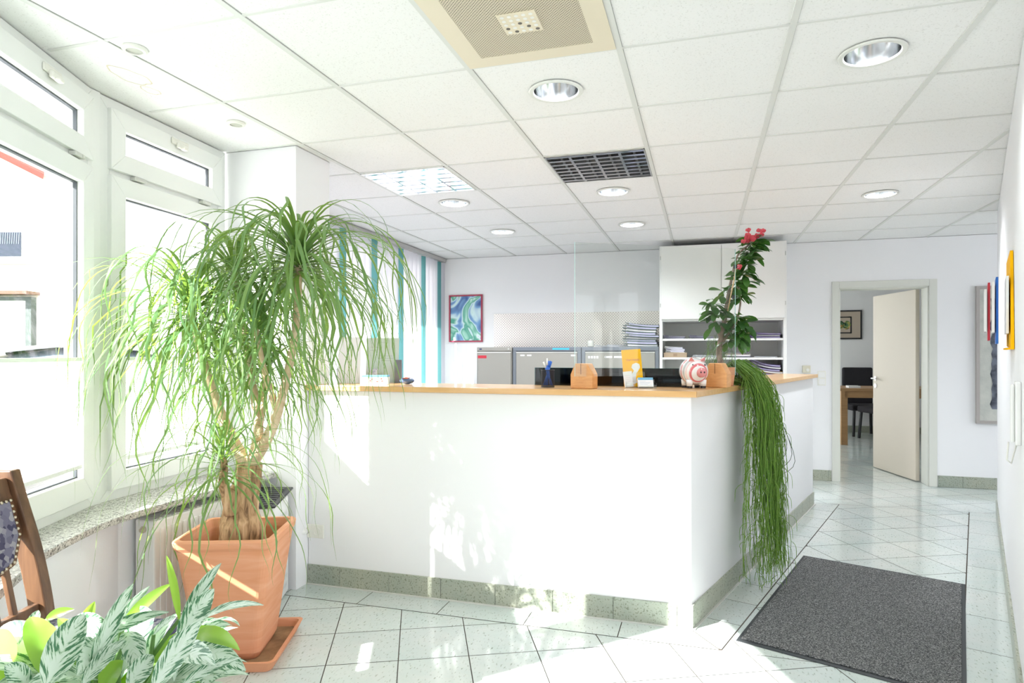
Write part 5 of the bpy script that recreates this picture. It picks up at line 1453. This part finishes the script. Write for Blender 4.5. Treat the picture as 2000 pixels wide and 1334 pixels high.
# ------------------------------------------------------------------ files, folders and papers
def sheaf(name, label, loc, rz, w, d, h, m, group, parts=True, wav=.004, papers=M_paper, cat='folder'):
    t = thing(name, label, cat, loc, rz, group=group)
    r_ = random.Random(hash(label) % 1000 if False else sum(map(ord, label)))
    def sheet(z0, th, x0, x1, y0, y1, mm, nm):
        b = B(); n = 8; vs_ = []
        for i in range(n+1):
            u = i/n; x = x0+(x1-x0)*u; zz = z0+wav*(1-u)**2*2
            for y in (y0, y1):
                vs_ += [(x, y, zz), (x, y, zz+th)]
        fs_ = []
        for i in range(n):
            a = 4*i; c = a+4
            fs_ += [(a, a+2, c+2, c), (a+1, c+1, c+3, a+3), (a, c, c+1, a+1), (a+2, a+3, c+3, c+2)]
        fs_ += [(0, 1, 3, 2), (4*n, 4*n+2, 4*n+3, 4*n+1)]
        b.add(vs_, fs_); b.build(nm, mm, t)
    sheet(0, .0045, -w/2, w/2, -d/2, d/2, m, 'cover')
    sheet(.0047, h-.0095, -w/2+.045, w/2-.004, -d/2+.004, d/2-.01, papers, 'papers')
    sheet(h-.0047, .0045, -w/2+.003, w/2, -d/2, d/2, m, 'cover')
    return t
random.seed(17); z = 1.4255
n = 9
for i in range(n):
    h = random.uniform(.020, .030)
    pos = 'topmost of the stack' if i == n-1 else 'bottom of the stack' if i == 0 else '%s from the bottom of its stack' % ['second', 'third', 'fourth', 'fifth', 'sixth', 'seventh', 'eighth'][i-1]
    sheaf('file_folder', 'dark green folder on the filing cabinet, '+pos, (-.655+random.uniform(-.02, .02), 7.05+random.uniform(-.01, .02), z), R(random.uniform(-4, 4)), .36, .24, h, M_green_f, 'dark green folders stacked on the filing cabinet', wav=.004+.003*i*.5, papers=M_lilac if i % 3 else M_paper)
    z += h
b = B().lathe([(.026, 0), (.034, .006), (.036, .045), (.030, .068), (.031, .072), (.026, .072), (.001, .068)], 28)
o = b.build('stoneware_cup', mat('grey_stoneware', (.50, .50, .46), .45, noise=(30, (.60, .60, .55))), smooth=False); o.location = (-1.19, 6.99, 1.4262); tag(o, 'small grey stoneware cup on the filing cabinets by the tread plate', 'cup')
for x, lb in ((-1.02, 'thin grey paper sheaf lying on the right filing cabinet nearest the cup'), (-.90, 'thin grey paper sheaf lying on the right filing cabinet nearest the green folders')):
    sheaf('paper_sheaf', lb, (x, 7.05+(.05 if x > -1 else 0), 1.4258+(.007 if x > -1 else 0)), R(random.uniform(-12, 12)), .26, .2, .012, mat('grey_sheets', (.42, .43, .46), .7), 'loose papers on the filing cabinet', cat='papers')
def stack(xc, z0, n, lab, grp, mf, hr=(.012, .018), w=.24, wav=.005, pos=None, yc=7.12):
    z = z0; order = ['first', 'second', 'third', 'fourth', 'fifth', 'sixth', 'seventh']
    for i in range(n):
        h = random.uniform(*hr)
        if n == 1: wd = 'lying alone'
        elif i == n-1: wd = 'on top'
        elif i == 0: wd = 'at the bottom'
        else: wd = '%s from the bottom' % order[i]
        sheaf('file_folder', lab+', '+wd, (xc+random.uniform(-.012, .012), yc, z+.0005), R(random.uniform(-3, 3)), w, .30, h, mf if not isinstance(mf, list) else mf[i % len(mf)], grp, wav=wav*(1+i*.4), papers=M_lilac if i % 2 == 0 else M_paper)
        z += h
stack(-.30, 1.509, 2, 'grey-purple folder at the left of the top shelf', 'folders at the left of the top shelf', mat('grey_purple', (.16, .15, .22), .6), (.012, .014), .23)
stack(-.03, 1.509, 2, 'grey-purple folder on the top shelf behind the clear screen', 'folders in the middle of the top shelf', mat('grey_purple', (.16, .15, .22), .6), (.012, .014), .24)
stack(.595, 1.509, 3, 'purple folder at the right end of the top shelf', 'purple folders at the right of the top shelf', [M_purple, M_black], (.014, .018), .32)
b_ = thing('cardboard_box', 'flat brown cardboard box on the middle shelf', 'box', (-.285, 7.10, 1.3125))
B().box(-.118, .118, -.15, .15, 0, .050).build('box', M_card, b_, bevel=.002); B().box(-.02, .02, -.1508, -.15, .01, .04).build('box_label', mat('brown_label', (.30, .20, .13), .8), b_)
stack(-.295, 1.3635, 3, 'pale paper bundle on the cardboard box', 'paper bundles on the cardboard box', [M_paper, M_lilac], (.017, .021), .19, .003)
stack(.02, 1.3125, 2, 'thin grey folder on the middle shelf beside the cardboard box', 'thin folders in the middle of the middle shelf', mat('grey_sheets', (.42, .43, .46), .7), (.010, .013), .26, .0015)
stack(.33, 1.3125, 4, 'thin journal on the middle shelf right of the plant', 'journals on the middle shelf', [mat('dark_cover', (.10, .10, .12), .5), M_paper, mat('beige_cover', (.45, .38, .3), .6)], (.012, .015), .25, .001)
stack(.62, 1.3125, 1, 'single grey folder at the right end of the middle shelf', 'thin folders at the right of the middle shelf', mat('grey_sheets', (.42, .43, .46), .7), (.009, .010), .22, .001)
stack(.60, 1.0775, 7, 'purple folder in the thick stack on the lower shelf', 'purple folders on the lower shelf', [M_purple, M_black, M_purple, mat('mustard_cover', (.45, .30, .08), .6)], (.020, .026), .32, .010)

# ------------------------------------------------------------------ switches on the back wall
t = thing('light_switch', 'pair of white light switches stacked beside the door frame', 'light switch', (1.205, YB, 1.09))
B().box(-.041, .041, -.009, 0, -.078, .078).build('plate', M_plastic, t, bevel=.004)
for z in (-.037, .037): B().box(-.030, .030, -.014, -.009, z-.030, z+.030).build('rocker', M_white, t, bevel=.003)
t = thing('thermostat', 'square ivory thermostat on the back wall above the counter end', 'thermostat', (1.055, YB, 1.185))
B().box(-.040, .040, -.026, 0, -.040, .040).build('case', mat('aged_ivory', (.74, .70, .55), .4), t, bevel=.005)
B().lathe([(.018, 0), (.018, .006), (.014, .008)], 24, (.01, -.026, -.008), Matrix.Rotation(R(90), 3, 'X')).build('dial', M_plastic, t)

# ------------------------------------------------------------------ brochure rack and intercom on the right wall
ra = math.atan2(DR.y, DR.x)
def on_wall(y): s_r = (y-RW0.y)/DR.y; return RW0+DR*s_r
q = on_wall(3.80)
t = thing('brochure_rack', 'yellow wall rack with blue, red and white brochures on the right wall', 'brochure rack', (q.x, q.y, 1.37), ra)
# local: x along the wall away from the eye, +y into the room
def bar(b, x0, x1, y0, y1, z0, z1): b.box(x0, x1, y0, y1, z0, z1)
b = B(); bar(b, -.36, .40, .002, .012, 0, .455)
b = B(); b.add([(-.36, .002, .0), (.18, .002, .02), (.22, .002, .46), (-.24, .002, .47), (-.36, .014, .0), (.18, .014, .02), (.22, .014, .46), (-.24, .014, .47)], [(0, 1, 2, 3), (7, 6, 5, 4), (0, 4, 5, 1), (1, 5, 6, 2), (2, 6, 7, 3), (3, 7, 4, 0)])
b.build('back_board', M_yellow, t)
B().box(-.30, .10, .014, .030, .0, .008).build('lower_ledge', M_yellow, t)
for k, (x, y, mm, nm, lb, sc, zz) in enumerate(((-.20, .02, M_white, 'brochure', 'white brochure nearest the viewer', .27, .075), (-.02, .055, mat('signal_blue', (.02, .16, .62), .4), 'brochure', 'blue backing board', .33, .03), (-.04, .070, M_white, 'brochure', 'white brochure in the middle', .25, .085), (.16, .085, mat('signal_red', (.62, .03, .05), .4), 'brochure', 'red backing board', .30, .05), (.14, .10, M_white, 'brochure', 'white brochure farthest from the viewer', .22, .095))):
    o = B().box(x-.10, x+.10, y, y+.010, zz, zz+sc).build(nm, mm, t, bevel=.001); o['label'] = lb
q = on_wall(3.0)
t = thing('wall_phone', 'white wall intercom phone at the right edge with a coiled cord', 'intercom', (q.x, q.y, .99), ra)
B().box(-.05, .05, .0, .02, .0, .25).build('base_plate', M_white, t, bevel=.006)
b = B().box(-.04, .0, .02, .035, .01, .24); b.build('handset', M_white, t, bevel=.012)
B().tube([(-.02, .04, .01), (-.03, .045, -.06), (.02, .03, -.08), (.03, .012, .0)], .003, 8).build('cord', M_plastic, t, smooth=True)

# ------------------------------------------------------------------ far room furniture
tl = cw(1643, 870, 9.45)
t = thing('wooden_table', 'light brown wooden table seen through the open door', 'table', (tl.x, tl.y, 0), R(6))
B().box(-.02, 1.6, -.02, .85, .80, .84).build('table_top', M_table, t, bevel=.003)
B().box(.05, 1.5, .0, .03, .70, .80).build('apron', M_table, t)
for x, y in ((.0, .0), (1.5, .0), (.0, .75), (1.5, .75)): B().box(x, x+.09, y, y+.08, 0, .80).build('leg', M_table, t, bevel=.003)
pb_ = cw(1653, 757, 9.6)
o = B().box(0, .16, 0, .2, 0, .03).build('paper_pad', M_paper); o.location = (tl.x+.12, tl.y+.10, .8405); tag(o, 'white paper pad on the table in the far room', 'paper pad')
oc = cw(1665, 691, 9.95); oc.x -= .0
M_fab = mat('black_chair_fabric', (.018, .016, .022), .8)
def dark_chair(loc, rz, label, bh):
    t = thing('office_chair', label, 'chair', loc, rz)
    B().box(-.24, .24, .20, .26, .50, bh).build('backrest', M_fab, t, bevel=.03, seg=4)
    B().box(-.25, .25, -.25, .24, .42, .52).build('seat', M_fab, t, bevel=.03, seg=4)
    for sx in (-1, 1):
        for sy in (-1, 1): B().tube([(sx*.20, sy*.20, .43), (sx*.22, sy*.23, .0)], .022, 10).build('leg', M_black, t)
dark_chair((oc.x+.30, oc.y+.75, 0), R(8), 'black padded chair behind the table in the far room', 1.12)
dark_chair((oc.x+.45, oc.y+.20, 0), R(-70), 'second black chair half behind the open door in the far room', .70)

# ------------------------------------------------------------------ outside
b = B().box(-40, XL-.2, -30, 40, -.35, -.15)
tag(b.build('street', mat('pale_paving', (.30, .30, .29), .9, noise=(2, (.34, .34, .33)))), 'pale paved street outside the windows', 'street', kind='structure')
b = B().box(-3.4, 9, -30, -2.6, -.35, -.15); struct(b.build('forecourt', mat('pale_paving', (.3, .3, .3))), 'pale paving in front of the shop behind the viewer', 'paving')
def house_loc(d, px): q = cw(px, 691, d); return (q.x, q.y, -.15)
D_ = 9.0
hs = thing('street_house', 'cream rendered house with a red-brown roof edge across the street', 'house', house_loc(D_, 0), YAW)
# local: x right along the facade, y away, z up from -.15;   px -> x = px/1246*D
def hx_(px): return px/1246*D_
def hz(py): return EYE+(691-py)/1246*D_+.15
b = B(); gy = [(hx_(-700), 0), (hx_(160), 0), (hx_(160), hz(378)), (hx_(0), hz(300)), (hx_(-700), hz(-40))]
pts = [Vector((x, 0, z)) for x, z in gy]
b.extr(pts, (-4.2, 5, 0)); b.f = [f[::-1] for f in b.f]; b.build('wall', M_house, hs)
b = B(); a = Vector((hx_(112), -.25, hz(350))); c = Vector((hx_(-700), -.25, hz(-58)))
for k in (0,): b.extr([a, c, c+Vector((0, 0, .42)), a+Vector((0, 0, .42))], (-4.6, 5.6, 0))
b.build('roof_edge', mat('red_brown_tiles', (.26, .03, .02), .8), hs)
wn = B().box(hx_(-60), hx_(57), -.05, .03, hz(510), hz(447)).build('window_frame', M_pvc, hs)
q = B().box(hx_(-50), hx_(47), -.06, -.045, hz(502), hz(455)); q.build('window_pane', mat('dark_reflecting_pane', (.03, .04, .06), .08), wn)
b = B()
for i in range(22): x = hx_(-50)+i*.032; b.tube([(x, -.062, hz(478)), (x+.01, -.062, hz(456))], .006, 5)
b.build('corrugated_reflection', mat('painted_reflection_blue', (.25, .29, .34), .2), wn)  # reflection of a corrugated roof, painted on the pane as pale strips
B().box(hx_(-70), hx_(72), -.12, .02, hz(517), hz(512)).build('window_ledge', mat('stone_grey', (.55, .53, .5), .8), hs)
dr_ = B().box(hx_(-60), hx_(62), -.05, .02, .15, hz(588)).build('front_door', M_pvc, hs)
B().box(hx_(12), hx_(30), -.06, -.045, .9, hz(612)).build('door_glazing', mat('dim_pane', (.38, .37, .36), .15), dr_)
B().box(hx_(2), hx_(5), -.09, -.05, hz(690), hz(640)).build('door_pull', M_steel, dr_)
B().box(hx_(60), hx_(71), -.10, .02, .0, hz(588)).build('door_jamb', mat('grey_green_jamb', (.07, .09, .085), .7), hs)
B().box(hx_(-80), hx_(71), -.10, .02, hz(588), hz(581)).build('door_head', mat('grey_green_jamb', (.07, .09, .085), .7), hs)
B().box(hx_(-90), hx_(78), -.25, .02, hz(577), hz(571)).build('door_canopy', mat('brown_canopy', (.12, .06, .035), .7), hs)
hs2 = thing('distant_house', 'very pale house seen through the palm leaves outside the narrow window', 'house', house_loc(16, 235), YAW)
b = B().box(0, 5, 0, 5, 0, EYE+(691-520)/1246*16); b.build('wall', mat('pale_render', (.86, .85, .84), .9), hs2)
B().box(.65, 1.05, -.06, -.0, 3.35, 3.65).build('sign', mat('pale_blue_sign', (.55, .60, .78), .6), hs2)
B().box(.72, .98, -.07, -.06, 3.46, 3.54).build('sign_band', mat('pale_red', (.75, .45, .45), .6), hs2)
# parked car
cq = cw(120, 691, 6.6)
car = thing('parked_car', 'silver parked car outside the near window, only its roof showing', 'car', (cq.x, cq.y, -.15), YAW+R(12))
def car_sec(x, zb, zt, hw, hwt, n=10):
    ring = []
    for i in range(n+1):
        u = i/n; a = PI*u
        y = hw*math.cos(a); ring.append(Vector((x, math.copysign(abs(math.cos(a))**.6, math.cos(a))*(hw+(hwt-hw)*math.sin(a)), zb+(zt-zb)*math.sin(a)**.45)))
    return ring
def loft_open(secs):
    n = len(secs[0]); vs_ = [q for s_3 in secs for q in s_3]
    return B().add(vs_, [(i*n+j, i*n+(j+1) % n, (i+1)*n+(j+1) % n, (i+1)*n+j) for i in range(len(secs)-1) for j in range(n)]+[tuple(range(n))[::-1], tuple(range((len(secs)-1)*n, len(secs)*n))])
m_car = mat('silver_car_paint', (.38, .38, .37), .25, .4, coat=.6)
loft_open([car_sec(x, .25, z, .85, .80) for x, z in ((-2.1, .6), (-2.0, .78), (-1.2, .92), (0, .97), (1.2, .98), (1.9, .92), (2.05, .7))]).build('body', m_car, car, smooth=True)
cab_ = loft_open([car_sec(x, .93, z, .78, .62) for x, z in ((-1.25, .95), (-.75, 1.30), (-.35, 1.52), (.2, 1.60), (.9, 1.57), (1.45, 1.38), (1.85, 1.0))]); cab_.build('glasshouse', mat('car_windows', (.12, .15, .19), .08), car, smooth=True)
rf = []
for x, z in ((-.45, 1.50), (-.2, 1.57), (.2, 1.615), (.9, 1.585), (1.2, 1.50)):
    rf.append([Vector((x, y, z-.05*(abs(y)/.6)**3)) for y in (-.58, -.4, 0, .4, .58)])
b = B(); n = 5; b.add([q for r_ in rf for q in r_], [(i*n+j, i*n+j+1, (i+1)*n+j+1, (i+1)*n+j) for i in range(4) for j in range(4)]); b.build('roof', m_car, car, smooth=True, solid=.02)
for x in (-1.3, 1.3):
    for y in (-.78, .62): B().lathe([(.001, 0), (.31, 0), (.32, .03), (.32, .13), (.31, .16), (.001, .16)], 28, (x, y+.16, .32), Matrix.Rotation(R(90), 3, 'X')).build('wheel', M_rubber, car)
